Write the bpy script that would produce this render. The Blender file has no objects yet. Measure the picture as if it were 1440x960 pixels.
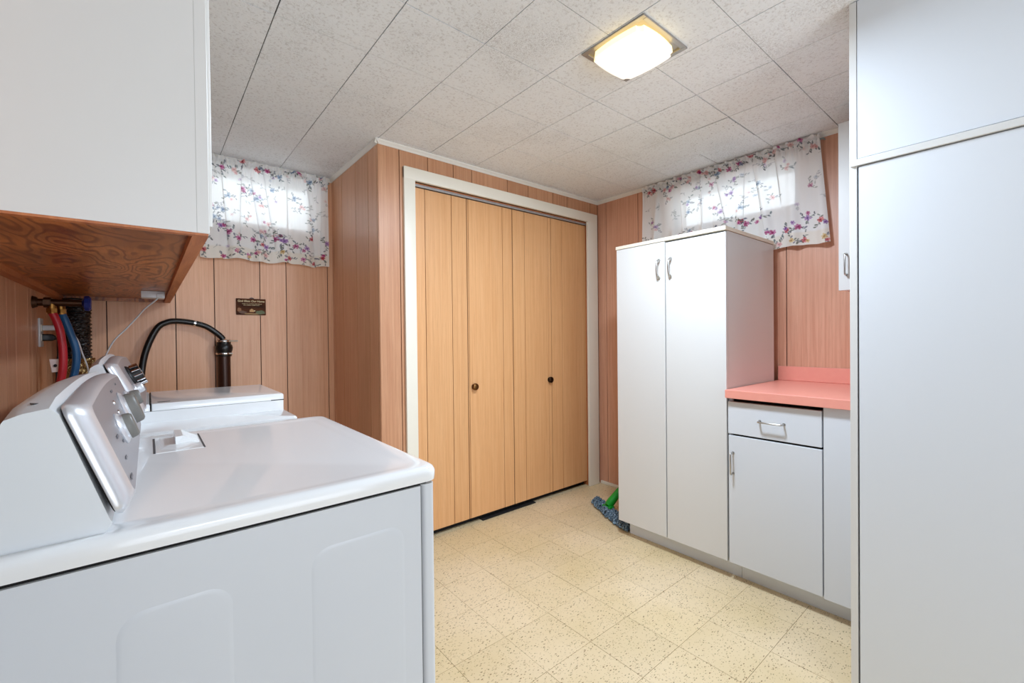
import bpy, bmesh, math, random
import numpy as np
from mathutils import Vector, Matrix
random.seed(7)
S = bpy.context.scene
COL = S.collection

# ------------------------------------------------------------------ camera
F_PX, PITCH, ROLL, YAW = 617.83, -0.0095, -0.0107, 0.8796
CAM_H = 1.155
H = CAM_H + 1.0396            # ceiling height
fw = Vector((math.cos(YAW), math.sin(YAW), 0)); rt = Vector((math.sin(YAW), -math.cos(YAW), 0)); up = Vector((0, 0, 1))
fwd = fw * math.cos(PITCH) + up * math.sin(PITCH); u2 = up * math.cos(PITCH) - fw * math.sin(PITCH)
R = rt * math.cos(ROLL) + u2 * math.sin(ROLL); U = u2 * math.cos(ROLL) - rt * math.sin(ROLL)
cam = bpy.data.cameras.new('camera'); co = bpy.data.objects.new('camera', cam); COL.objects.link(co)
cam.sensor_width = 36; cam.lens = F_PX / 1440 * 36; cam.shift_y = -1.5 / 1440; cam.clip_start = 0.02
co.matrix_world = Matrix(((R.x, U.x, -fwd.x, 0), (R.y, U.y, -fwd.y, 0), (R.z, U.z, -fwd.z, CAM_H), (0, 0, 0, 1)))
S.camera = co

# ------------------------------------------------------------------ world, lights, exposure
w = bpy.data.worlds.new('sky'); S.world = w; w.use_nodes = True
bg = w.node_tree.nodes['Background']; bg.inputs[0].default_value = (0.84, 0.93, 1.0, 1); bg.inputs[1].default_value = 8.0

def area(name, loc, target, sx, sy, power, color):
    l = bpy.data.lights.new(name, 'AREA'); l.shape = 'RECTANGLE'; l.size = sx; l.size_y = sy; l.energy = power; l.color = color
    o = bpy.data.objects.new(name, l); COL.objects.link(o); o.location = loc
    o.rotation_euler = (Vector(target) - Vector(loc)).to_track_quat('-Z', 'Y').to_euler()
    return o
area('rear_fill_light', (0.75, -2.45, 1.05), (0.9, 2.0, 1.0), 2.0, 1.9, 50, (0.80, 0.89, 1.0))  # added soft fill from behind the camera; no door stands there
area('ceiling_lamp_bulbs', (1.385, 0.945, H - 0.075), (1.385, 0.945, 0), 0.2, 0.2, 31, (0.71, 0.85, 1.0))
area('ceiling_fill_uplight', (0.3, -2.0, 1.5), (0.7, -1.0, H + .4), 0.5, 0.5, 12, (0.80, 0.90, 1.0))  # added fill aimed upward to brighten the ceiling, not a lamp of the room

S.view_settings.view_transform = 'Standard'; S.view_settings.look = 'None'
S.view_settings.exposure = 0.08; S.view_settings.gamma = 1; S.view_settings.use_curve_mapping = False

# ------------------------------------------------------------------ materials
def srgb(r, g, b):
    f = lambda c: (c / 255 / 12.92) if c / 255 <= 0.04045 else ((c / 255 + 0.055) / 1.055) ** 2.4
    return (f(r), f(g), f(b), 1)

def mat(name, color, rough=0.5, metal=0.0, coat=0.0, spec=None, bump=None, emit=None):
    m = bpy.data.materials.new(name); m.use_nodes = True
    b = m.node_tree.nodes['Principled BSDF']
    b.inputs['Base Color'].default_value = color if len(color) == 4 else (*color, 1)
    b.inputs['Roughness'].default_value = rough; b.inputs['Metallic'].default_value = metal
    b.inputs['Coat Weight'].default_value = coat
    if spec is not None: b.inputs['Specular IOR Level'].default_value = spec
    if emit: b.inputs['Emission Color'].default_value = emit[0]; b.inputs['Emission Strength'].default_value = emit[1]
    if bump:
        nt = m.node_tree; n = nt.nodes.new('ShaderNodeTexNoise'); g = nt.nodes.new('ShaderNodeNewGeometry')
        n.inputs['Scale'].default_value = bump[0]; n.inputs['Detail'].default_value = 3
        bp = nt.nodes.new('ShaderNodeBump'); bp.inputs['Strength'].default_value = bump[1]; bp.inputs['Distance'].default_value = bump[2]
        nt.links.new(g.outputs['Position'], n.inputs['Vector']); nt.links.new(n.outputs['Fac'], bp.inputs['Height']); nt.links.new(bp.outputs['Normal'], b.inputs['Normal'])
    return m

class NT:
    def __init__(s, m): s.m = m; s.nt = m.node_tree; s.b = s.nt.nodes['Principled BSDF']
    def n(s, t, **kw):
        x = s.nt.nodes.new(t)
        for k, v in kw.items(): setattr(x, k, v)
        return x
    def l(s, a, b): s.nt.links.new(a, b)
    def ramp(s, src, stops):
        r = s.n('ShaderNodeValToRGB'); e = r.color_ramp.elements
        e[0].position, e[0].color = stops[0]; e[1].position, e[1].color = stops[-1]
        for p, c in stops[1:-1]:
            q = e.new(p); q.color = c
        s.l(src, r.inputs[0]); return r.outputs[0]
    def mix(s, a, b, fac, mode='MIX'):
        x = s.n('ShaderNodeMix', data_type='RGBA', blend_type=mode)
        for v, i in ((fac, 0), (a, 6), (b, 7)):
            if hasattr(v, 'node'): s.l(v, x.inputs[i])
            else: x.inputs[i].default_value = v
        return x.outputs[2]
    def pos(s, scale=(1, 1, 1)):
        g = s.n('ShaderNodeNewGeometry'); mp = s.n('ShaderNodeMapping'); mp.inputs['Scale'].default_value = scale
        s.l(g.outputs['Position'], mp.inputs['Vector']); return mp.outputs[0]

def wood(name, light, dark, rough=0.42, grain=(38, 38, 1.6), var=0.16, blot=0.35, spec=0.5):
    m = mat(name, light, rough, spec=spec); t = NT(m)
    oi = t.n('ShaderNodeObjectInfo')
    off = t.n('ShaderNodeVectorMath', operation='MULTIPLY_ADD')
    cmb = t.n('ShaderNodeCombineXYZ')
    for i in range(3): t.l(oi.outputs['Random'], cmb.inputs[i])
    t.l(cmb.outputs[0], off.inputs[0]); off.inputs[1].default_value = (13, 17, 9); t.l(t.pos(grain), off.inputs[2])
    n1 = t.n('ShaderNodeTexNoise'); n1.inputs['Scale'].default_value = 1.0; n1.inputs['Detail'].default_value = 5; n1.inputs['Distortion'].default_value = 0.5
    t.l(off.outputs[0], n1.inputs['Vector'])
    n2 = t.n('ShaderNodeTexNoise'); n2.inputs['Scale'].default_value = 6.0; n2.inputs['Detail'].default_value = 4
    t.l(off.outputs[0], n2.inputs['Vector'])
    n3 = t.n('ShaderNodeTexNoise'); n3.inputs['Scale'].default_value = 1.6; n3.inputs['Detail'].default_value = 2
    t.l(t.pos((1.6, 1.6, .8)), n3.inputs['Vector'])
    c = t.mix(light, dark, t.ramp(n1.outputs['Fac'], [(0.35, (0, 0, 0, 1)), (0.75, (1, 1, 1, 1))]))
    c = t.mix(c, tuple(x * 0.62 for x in dark[:3]) + (1,), t.ramp(n2.outputs['Fac'], [(0.55, (0, 0, 0, 1)), (0.8, (.5, .5, .5, 1))]))
    c = t.mix(c, tuple(x * 0.8 for x in dark[:3]) + (1,), t.ramp(n3.outputs['Fac'], [(0.5, (0, 0, 0, 1)), (0.75, (blot, blot, blot, 1))]))
    hsv = t.n('ShaderNodeHueSaturation'); mr = t.n('ShaderNodeMapRange'); mr.inputs[3].default_value = 1 - var; mr.inputs[4].default_value = 1 + var
    t.l(oi.outputs['Random'], mr.inputs[0]); t.l(mr.outputs[0], hsv.inputs['Value']); t.l(c, hsv.inputs['Color'])
    t.l(hsv.outputs[0], t.b.inputs['Base Color'])
    bp = t.n('ShaderNodeBump'); bp.inputs['Strength'].default_value = 0.15; bp.inputs['Distance'].default_value = 0.002
    t.l(n2.outputs['Fac'], bp.inputs['Height']); t.l(bp.outputs[0], t.b.inputs['Normal'])
    return m

M = {}
M['panel'] = wood('panelling_wood', srgb(228, 174, 136), srgb(212, 150, 110), 0.34, grain=(95, 95, 2.0), var=0.06)
M['panel_right'] = wood('panelling_wood_right', srgb(228, 172, 142), srgb(210, 148, 118), 0.36, grain=(95, 95, 2.0), var=0.05)
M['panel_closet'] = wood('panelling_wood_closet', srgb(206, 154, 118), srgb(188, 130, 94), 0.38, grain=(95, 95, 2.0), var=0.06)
M['door'] = wood('door_wood', srgb(230, 176, 124), srgb(218, 158, 104), 0.40, grain=(110, 110, 2.0), var=0.03, blot=0.15)
M['groove'] = mat('groove_dark', srgb(58, 34, 24), 0.8)
def plywood():
    m = mat('plywood_underside', srgb(150, 84, 40), 0.3); t = NT(m)
    n = t.n('ShaderNodeTexNoise'); n.inputs['Scale'].default_value = 1.0; n.inputs['Detail'].default_value = 2.5; n.inputs['Roughness'].default_value = .5; t.l(t.pos((6.0, 1.9, 1)), n.inputs['Vector'])
    k = t.n('ShaderNodeMath', operation='MULTIPLY'); t.l(n.outputs['Fac'], k.inputs[0]); k.inputs[1].default_value = 120
    f = t.n('ShaderNodeMath', operation='SINE'); t.l(k.outputs[0], f.inputs[0])
    g = t.n('ShaderNodeTexNoise'); g.inputs['Scale'].default_value = 1; g.inputs['Detail'].default_value = 3; t.l(t.pos((4, 3, 1)), g.inputs['Vector'])
    fine = t.n('ShaderNodeTexNoise'); fine.inputs['Scale'].default_value = 1; fine.inputs['Detail'].default_value = 4; t.l(t.pos((160, 12, 1)), fine.inputs['Vector'])
    c = t.mix(srgb(200, 122, 60), srgb(112, 52, 22), t.ramp(f.outputs[0], [(0.0, (0, 0, 0, 1)), (1.0, (.8, .8, .8, 1))]))
    c = t.mix(c, srgb(92, 42, 16), t.ramp(g.outputs['Fac'], [(0.48, (0, 0, 0, 1)), (0.70, (.7, .7, .7, 1))]))
    c = t.mix(c, srgb(130, 70, 32), t.ramp(fine.outputs['Fac'], [(0.45, (0, 0, 0, 1)), (0.65, (.3, .3, .3, 1))]))
    t.l(c, t.b.inputs['Base Color']); return m
M['plywood'] = plywood()
M['ply_edge'] = wood('wood_lip', srgb(206, 128, 74), srgb(170, 92, 48), 0.5, grain=(40, 3, 3), var=0.05)
M['white_lam'] = mat('white_laminate', srgb(222, 220, 217), 0.38, bump=(160, .06, .001))
M['white_lam2'] = mat('white_laminate_cool', srgb(222, 225, 230), 0.4, bump=(160, .08, .001))
M['kick'] = mat('kick_grey_white', srgb(232, 236, 242), 0.5)
M['lam_edge'] = mat('laminate_edge_cream', srgb(236, 226, 206), 0.45)
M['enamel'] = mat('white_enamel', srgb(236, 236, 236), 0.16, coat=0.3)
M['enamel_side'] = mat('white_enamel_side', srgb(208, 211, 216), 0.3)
M['plastic_white'] = mat('white_plastic', srgb(218, 221, 224), 0.3)
M['paint'] = mat('white_trim_paint', srgb(238, 234, 226), 0.45)
M['casing'] = mat('casing_cream_paint', srgb(240, 233, 218), 0.42)
M['fascia'] = mat('silver_fascia', srgb(166, 166, 172), 0.36, metal=0.5, bump=(900, .04, .0004))
M['fascia_trim'] = mat('satin_chrome_trim', srgb(214, 215, 220), 0.33, metal=0.55)
M['chrome'] = mat('chrome', srgb(225, 226, 230), 0.08, metal=1.0)
M['steel'] = mat('brushed_steel_handle', srgb(190, 188, 184), 0.28, metal=1.0)
M['knobgrey'] = mat('grey_knob_plastic', srgb(112, 109, 104), 0.35)
M['legend'] = mat('faint_legend_print', srgb(112, 112, 118), 0.5)
M['black'] = mat('black_rubber', srgb(14, 14, 16), 0.35)
M['blackp'] = mat('black_plastic', srgb(16, 16, 18), 0.45)
M['dark'] = mat('dark_gap', srgb(18, 15, 14), 0.9)
M['redh'] = mat('red_hose_rubber', srgb(186, 28, 44), 0.4)
M['blueh'] = mat('blue_hose_rubber', srgb(18, 84, 132), 0.4)
M['brass'] = mat('brass', srgb(150, 108, 56), 0.38, metal=1.0)
M['bronze'] = mat('aged_bronze_pipe', srgb(70, 44, 26), 0.4, metal=0.7)
M['bluepl'] = mat('blue_valve_handle', srgb(24, 44, 120), 0.4)
M['knobbrass'] = mat('antique_brass_knob', srgb(120, 84, 48), 0.28, metal=1.0)
M['knobdark'] = mat('dark_bronze_knob', srgb(52, 34, 22), 0.25, metal=0.8)
M['green'] = mat('green_plastic', srgb(8, 148, 40), 0.35)
M['yarn'] = mat('blue_grey_yarn', srgb(98, 122, 142), 0.9)
t = NT(M['yarn']); n = t.n('ShaderNodeTexNoise'); n.inputs['Scale'].default_value = 130; n.inputs['Detail'].default_value = 3; t.l(t.pos(), n.inputs['Vector'])
t.l(t.ramp(n.outputs['Fac'], [(0.36, srgb(38, 48, 58)), (0.5, srgb(96, 120, 140)), (0.66, srgb(150, 172, 188))]), t.b.inputs['Base Color'])
M['ventgrey'] = mat('slot_grey', srgb(70, 70, 72), 0.5)
M['pipe'] = mat('dark_copper_drain_pipe', srgb(58, 32, 22), 0.35, metal=0.3)
M['track'] = mat('grey_metal_track', srgb(176, 176, 178), 0.35, metal=0.5)
M['panmetal'] = mat('fixture_pan_metal', srgb(170, 168, 165), 0.35, metal=0.7)
M['shade'] = mat('glass_shade_glow', srgb(255, 250, 235), 0.3, emit=((1.0, 0.97, 0.91, 1), 0.72))
M['shade_rim'] = mat('glass_shade_rim', srgb(255, 240, 190), 0.3, emit=((1.0, 0.74, 0.34, 1), 1.7))
M['rod'] = mat('curtain_rod_metal', srgb(150, 160, 158), 0.4, metal=0.4)
M['tag'] = mat('paper_tag', srgb(226, 204, 196), 0.7)
M['gold'] = mat('gold_print', srgb(226, 206, 160), 0.5)

# dark foil sleeve
m = mat('black_foil_sleeve', srgb(12, 14, 18), 0.25, spec=0.8, bump=(90, 1.0, .01)); M['foilblack'] = m
m = mat('crinkled_foil', srgb(150, 128, 88), 0.25, metal=0.9, bump=(60, 1.0, .01)); M['foil'] = m

# counter laminate (salmon with faint mottling)
m = mat('salmon_laminate', srgb(244, 172, 152), 0.33); t = NT(m)
n = t.n('ShaderNodeTexNoise'); n.inputs['Scale'].default_value = 30; n.inputs['Detail'].default_value = 4; t.l(t.pos(), n.inputs['Vector'])
t.l(t.mix(srgb(244, 164, 144), srgb(238, 152, 136), n.outputs['Fac']), t.b.inputs['Base Color']); M['salmon'] = m

# floor tile: cream vinyl with drifting elongated chips
def floor_mat():
    m = mat('cream_speckled_vinyl', srgb(226, 203, 165), 0.36); t = NT(m)
    p = t.pos((1, 1, 1)); nz = t.n('ShaderNodeTexNoise'); nz.inputs['Scale'].default_value = 2.2; nz.inputs['Detail'].default_value = 3; t.l(p, nz.inputs['Vector'])
    oi = t.n('ShaderNodeObjectInfo')
    c = t.mix(srgb(230, 208, 172), srgb(219, 196, 152), t.ramp(nz.outputs['Fac'], [(0.35, (0, 0, 0, 1)), (0.65, (1, 1, 1, 1))]))
    hsv = t.n('ShaderNodeHueSaturation'); mr = t.n('ShaderNodeMapRange'); mr.inputs[3].default_value = .97; mr.inputs[4].default_value = 1.03
    t.l(oi.outputs['Random'], mr.inputs[0]); t.l(mr.outputs[0], hsv.inputs['Value']); t.l(c, hsv.inputs['Color']); c = hsv.outputs[0]
    for sc, th, dist, colr, rot, st in ((62, .86, .27, srgb(124, 92, 58), .5, 2.3), (88, .86, .30, srgb(140, 122, 86), 1.5, 1.9), (150, .78, .30, srgb(168, 140, 100), 2.3, 1.3)):
        g = t.n('ShaderNodeNewGeometry'); mp = t.n('ShaderNodeMapping'); mp.inputs['Rotation'].default_value = (0, 0, rot); mp.inputs['Scale'].default_value = (1, st, 1)
        t.l(g.outputs['Position'], mp.inputs['Vector'])
        v = t.n('ShaderNodeTexVoronoi', voronoi_dimensions='2D'); v.inputs['Scale'].default_value = sc; t.l(mp.outputs[0], v.inputs['Vector'])
        a = t.n('ShaderNodeMath', operation='LESS_THAN'); t.l(v.outputs['Distance'], a.inputs[0]); a.inputs[1].default_value = dist
        sp = t.n('ShaderNodeSeparateColor'); t.l(v.outputs['Color'], sp.inputs[0])
        b = t.n('ShaderNodeMath', operation='GREATER_THAN'); t.l(sp.outputs[0], b.inputs[0]); b.inputs[1].default_value = th
        k = t.n('ShaderNodeMath', operation='MULTIPLY'); t.l(a.outputs[0], k.inputs[0]); t.l(b.outputs[0], k.inputs[1])
        k2 = t.n('ShaderNodeMath', operation='MULTIPLY'); t.l(k.outputs[0], k2.inputs[0]); t.l(sp.outputs[1], k2.inputs[1])
        c = t.mix(c, colr, k2.outputs[0])
    t.l(c, t.b.inputs['Base Color']); return m
M['floor'] = floor_mat()
M['joint'] = mat('floor_joint', srgb(150, 128, 98), 0.8)

# ceiling tile: textured mineral fibre
def ceil_mat(name, fissure=False):
    m = mat(name, srgb(232, 230, 226), 0.9); t = NT(m)
    n1 = t.n('ShaderNodeTexNoise'); n1.inputs['Scale'].default_value = 110; n1.inputs['Detail'].default_value = 4; n1.inputs['Roughness'].default_value = .6
    t.l(t.pos(), n1.inputs['Vector'])
    n2 = t.n('ShaderNodeTexNoise'); n2.inputs['Scale'].default_value = 2.0; n2.inputs['Detail'].default_value = 5; t.l(t.pos(), n2.inputs['Vector'])
    n4 = t.n('ShaderNodeTexNoise'); n4.inputs['Scale'].default_value = 240; n4.inputs['Detail'].default_value = 2; t.l(t.pos(), n4.inputs['Vector'])
    pit = t.ramp(n1.outputs['Fac'], [(0.36, (1, 1, 1, 1)), (0.46, (0, 0, 0, 1))])
    c = t.mix(srgb(243, 247, 250), srgb(222, 224, 226), pit)
    st = t.ramp(n2.outputs['Fac'], [(0.54, (0, 0, 0, 1)), (0.72, (.5, .5, .5, 1))])
    grime = t.ramp(n4.outputs['Fac'], [(0.45, (0, 0, 0, 1)), (0.62, (1, 1, 1, 1))])
    gm = t.n('ShaderNodeMath', operation='MULTIPLY'); t.l(st, gm.inputs[0]); t.l(grime, gm.inputs[1])
    c = t.mix(c, srgb(150, 148, 146), gm.outputs[0])
    if fissure:
        v = t.n('ShaderNodeTexVoronoi'); v.inputs['Scale'].default_value = 55; t.l(t.pos((1, .6, 1)), v.inputs['Vector'])
        c = t.mix(c, srgb(150, 146, 140), t.ramp(v.outputs['Distance'], [(0.08, (1, 1, 1, 1)), (0.16, (0, 0, 0, 1))]))
    t.l(c, t.b.inputs['Base Color'])
    bp = t.n('ShaderNodeBump'); bp.inputs['Strength'].default_value = 0.55; bp.inputs['Distance'].default_value = 0.004
    t.l(n1.outputs['Fac'], bp.inputs['Height']); t.l(bp.outputs[0], t.b.inputs['Normal'])
    return m
M['ceil'] = ceil_mat('ceiling_tile_white'); M['ceil_new'] = ceil_mat('ceiling_tile_replacement', True)
M['cgap'] = mat('ceiling_joint_grey', srgb(60, 58, 56), 0.9)

# glass
m = bpy.data.materials.new('window_glass'); m.use_nodes = True; M['glass'] = m
b = m.node_tree.nodes['Principled BSDF']; b.inputs['Transmission Weight'].default_value = 1; b.inputs['Roughness'].default_value = 0.0; b.inputs['IOR'].default_value = 1.45
b.inputs['Base Color'].default_value = (.97, .99, 1, 1)

# curtain fabric: printed cloth, thin and translucent
m = bpy.data.materials.new('floral_curtain_fabric'); m.use_nodes = True; M['cloth'] = m
nt = m.node_tree; b = nt.nodes['Principled BSDF']; out = nt.nodes['Material Output']
at = nt.nodes.new('ShaderNodeAttribute'); at.attribute_name = 'print'
tr = nt.nodes.new('ShaderNodeBsdfTranslucent'); mx = nt.nodes.new('ShaderNodeMixShader'); mx.inputs[0].default_value = 0.20
b.inputs['Roughness'].default_value = 0.9; b.inputs['Specular IOR Level'].default_value = 0.1
nt.links.new(at.outputs['Color'], b.inputs['Base Color']); nt.links.new(at.outputs['Color'], tr.inputs['Color'])
nt.links.new(b.outputs[0], mx.inputs[1]); nt.links.new(tr.outputs[0], mx.inputs[2]); tp = nt.nodes.new('ShaderNodeBsdfTransparent'); mx2 = nt.nodes.new('ShaderNodeMixShader'); mx2.inputs[0].default_value = 0.045; nt.links.new(at.outputs['Color'], tp.inputs['Color'])
nt.links.new(mx.outputs[0], mx2.inputs[1]); nt.links.new(tp.outputs[0], mx2.inputs[2]); nt.links.new(mx2.outputs[0], out.inputs['Surface'])

# ------------------------------------------------------------------ helpers
def link(name, me, m, parent=None, smooth=False):
    o = bpy.data.objects.new(name, me); COL.objects.link(o)
    if m is not None and not me.materials: me.materials.append(m)
    if parent is not None:
        o.parent = parent
        o.matrix_parent_inverse = parent.matrix_world.inverted() if parent.type != 'EMPTY' else Matrix.Translation(-parent.location)
    if smooth:
        me.shade_smooth() if hasattr(me, 'shade_smooth') else None
    return o

class MB:
    def __init__(s): s.bm = bmesh.new()
    def box(s, x0, x1, y0, y1, z0, z1, bevel=0, seg=2):
        t = bmesh.new(); bmesh.ops.create_cube(t, size=1)
        for v in t.verts:
            v.co = Vector(((x0 + x1) / 2 + v.co.x * (x1 - x0), (y0 + y1) / 2 + v.co.y * (y1 - y0), (z0 + z1) / 2 + v.co.z * (z1 - z0)))
        if bevel: bmesh.ops.bevel(t, geom=t.edges[:], offset=bevel, segments=seg, profile=0.6, affect='EDGES')
        s.merge(t); return s
    def merge(s, t, mtx=None):
        if mtx is not None: t.transform(mtx)
        me = bpy.data.meshes.new('tmp'); t.to_mesh(me); t.free(); s.bm.from_mesh(me); bpy.data.meshes.remove(me)
    def cyl(s, p0, p1, r0, r1=None, n=20, caps=True):
        r1 = r0 if r1 is None else r1; p0, p1 = Vector(p0), Vector(p1); d = p1 - p0
        q = d.to_track_quat('Z', 'Y').to_matrix().to_4x4(); t = bmesh.new()
        bmesh.ops.create_cone(t, cap_ends=caps, segments=n, radius1=r0, radius2=r1, depth=d.length)
        s.merge(t, Matrix.Translation((p0 + p1) / 2) @ q); return s
    def lathe(s, origin, axis, prof, n=24):
        q = Vector(axis).normalized().to_track_quat('Z', 'Y').to_matrix(); o = Vector(origin); rings = []
        for r, h in prof:
            if r < 1e-6: rings.append([s.bm.verts.new(o + q @ Vector((0, 0, h)))])
            else: rings.append([s.bm.verts.new(o + q @ Vector((r * math.cos(a), r * math.sin(a), h))) for a in [2 * math.pi * k / n for k in range(n)]])
        for a, b in zip(rings, rings[1:]):
            for k in range(n):
                k2 = (k + 1) % n
                if len(a) == 1 and len(b) == 1: continue
                if len(a) == 1: s.bm.faces.new((a[0], b[k], b[k2]))
                elif len(b) == 1: s.bm.faces.new((a[k], b[0], a[k2]))
                else: s.bm.faces.new((a[k], b[k], b[k2], a[k2]))
        return s
    def tube(s, pts, r, n=12, closed_ends=True, steps=8, raw=False):
        P = [Vector(p) for p in pts]; rs = r if isinstance(r, (list, tuple)) else None
        path = []; rad = []
        if raw or len(P) == 2: path = P; rad = [rs[i] if rs else r for i in range(len(P))]
        else:
            for i in range(len(P) - 1):
                p0, p1, p2, p3 = P[max(i - 1, 0)], P[i], P[i + 1], P[min(i + 2, len(P) - 1)]
                for k in range(steps):
                    u = k / steps
                    path.append(0.5 * ((2 * p1) + (-p0 + p2) * u + (2 * p0 - 5 * p1 + 4 * p2 - p3) * u * u + (-p0 + 3 * p1 - 3 * p2 + p3) * u ** 3))
                    rad.append(rs[i] * (1 - u) + rs[i + 1] * u if rs else r)
            path.append(P[-1]); rad.append(rs[-1] if rs else r)
        prev = None; rings = []
        for i, p in enumerate(path):
            d = (path[min(i + 1, len(path) - 1)] - path[max(i - 1, 0)]).normalized()
            if prev is None:
                a = Vector((0, 0, 1)) if abs(d.z) < 0.9 else Vector((1, 0, 0)); nrm = d.cross(a).normalized()
            else: nrm = (prev - d * prev.dot(d)).normalized()
            prev = nrm; bn = d.cross(nrm)
            rings.append([s.bm.verts.new(p + (nrm * math.cos(2 * math.pi * k / n) + bn * math.sin(2 * math.pi * k / n)) * rad[i]) for k in range(n)])
        for a, b in zip(rings, rings[1:]):
            for k in range(n): s.bm.faces.new((a[k], b[k], b[(k + 1) % n], a[(k + 1) % n]))
        if closed_ends: s.bm.faces.new(rings[0][::-1]); s.bm.faces.new(rings[-1])
        return s
    def loft(s, loops, cap0=True, cap1=True):
        rings = [[s.bm.verts.new(Vector(p)) for p in L] for L in loops]; n = len(rings[0])
        for a, b in zip(rings, rings[1:]):
            for k in range(n): s.bm.faces.new((a[k], a[(k + 1) % n], b[(k + 1) % n], b[k]))
        if cap0: s.bm.faces.new(rings[0][::-1])
        if cap1: s.bm.faces.new(rings[-1])
        return s
    def build(s, name, m, parent=None, smooth=None, kind=None):
        bmesh.ops.recalc_face_normals(s.bm, faces=s.bm.faces)
        me = bpy.data.meshes.new(name); s.bm.to_mesh(me); s.bm.free()
        o = link(name, me, m, parent)
        if smooth is not None:
            me.polygons.foreach_set('use_smooth', [True] * len(me.polygons))
            try: me.set_sharp_from_angle(angle=math.radians(smooth))
            except Exception: pass
        if kind: o['kind'] = kind
        return o

def rrect(x0, x1, y0, y1, z, r, n=6):
    pts = []
    for cx, cy, a0 in ((x1 - r, y1 - r, 0), (x0 + r, y1 - r, 90), (x0 + r, y0 + r, 180), (x1 - r, y0 + r, 270)):
        for k in range(n + 1):
            a = math.radians(a0 + 90 * k / n); pts.append((cx + r * math.cos(a), cy + r * math.sin(a), z))
    return pts

def thing(name, label, cat, loc=(0, 0, 0), group=None):
    o = bpy.data.objects.new(name, None); COL.objects.link(o); o.location = loc; o.empty_display_size = 0.05
    o['label'] = label; o['category'] = cat
    if group: o['group'] = group
    return o
def tag(o, label, cat, group=None):
    o['label'] = label; o['category'] = cat
    if group: o['group'] = group
    return o
def lab(o, l): o['label'] = l; return o
def structure(o, label=None):
    o['kind'] = 'structure'
    if label: o['label'] = label
    return o

# ------------------------------------------------------------------ room shell
XL, XR, YF, YC, XS = -0.335, 2.73, 2.98, 2.225, 0.94
YB = -2.6
PT = 0.008   # plank thickness

# floor: joint slab and 9 inch tiles
flo = structure(MB().box(XL - .1, XR + .1, YB - .1, YF + .1, -0.06, -0.002).build('floor', M['joint']), 'cream speckled vinyl tile floor')
T = 0.2286; fx0 = 1.040 - 6 * T; fy0 = 1.088 - 7 * T
cache = {}
for i in range(-1, 14):
    for j in range(0, 16):
        x0, x1, y0, y1 = fx0 + i * T, fx0 + (i + 1) * T, fy0 + j * T, fy0 + (j + 1) * T
        x0, x1 = max(x0, XL), min(x1, XR); y1 = min(y1, YF)
        if x1 - x0 < .01 or y1 - y0 < .01: continue
        if j >= 13 and x0 < XS - .2: pass
        g = 0.0007
        key = (round(x1 - x0, 3), round(y1 - y0, 3))
        if key not in cache:
            b_ = MB(); w_, d_ = (x1 - x0) / 2 - g, (y1 - y0) / 2 - g
            b_.box(-w_, w_, -d_, d_, -0.003, 0.0); o = b_.build('floor_tile', M['floor'], flo); cache[key] = o.data
        else: o = link('floor_tile', cache[key], None, flo)
        o.matrix_parent_inverse = Matrix(); o.location = ((x0 + x1) / 2, (y0 + y1) / 2, random.choice((0, 0, -.0003, -.0005)))
MB().box(XL, XR, YB, fy0 - .0007, -0.002, 0).build('floor_strip', M['floor'], flo)

# ceiling: grey joint slab and 12 inch tiles
cei = structure(MB().box(XL - .1, XR + .1, YB - .1, YF + .1, H + 0.004, H + 0.08).build('ceiling', M['cgap']), 'ceiling of white textured square tiles')
T = 0.3048; cx0 = 0.327 - 3 * T; cy0 = 0.656 - 4 * T
FX0, FX1, FY0, FY1 = 1.25, 1.515, 0.825, 1.083    # light fixture opening
for i in range(0, 12):
    for j in range(0, 12):
        x0, x1, y0, y1 = cx0 + i * T, cx0 + (i + 1) * T, cy0 + j * T, cy0 + (j + 1) * T
        x0, x1 = max(x0, XL), min(x1, XR); y1 = min(y1, YF)
        if x1 - x0 < .01 or y1 - y0 < .01: continue
        gx = random.choice((.0013, .0015, .0019)); gy = random.choice((.0010, .0012, .0016))
        m_ = M['ceil_new'] if (i == 9 and j == 5) else M['ceil']
        dz = -.003 if m_ is M['ceil_new'] else random.choice((0, 0, 0.0004, -.0006))
        rects = [(x0 + gx, x1 - gx, y0 + gy, y1 - gy)]
        if x0 < FX1 and x1 > FX0 and y0 < FY1 and y1 > FY0:
            a, b_, c, d = rects[0]; rects = []
            if a < FX0: rects.append((a, FX0, c, d))
            if b_ > FX1: rects.append((FX1, b_, c, d))
            if c < FY0: rects.append((max(a, FX0), min(b_, FX1), c, FY0))
            if d > FY1: rects.append((max(a, FX0), min(b_, FX1), FY1, d))
        bb = MB()
        for r_ in rects: bb.box(*r_, H + dz, H + 0.005 + dz)
        bb.build('ceiling_tile', m_, cei)
MB().box(XL, XR, YB, cy0, H, H + .004).build('ceiling_strip', M['ceil'], cei)

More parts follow.
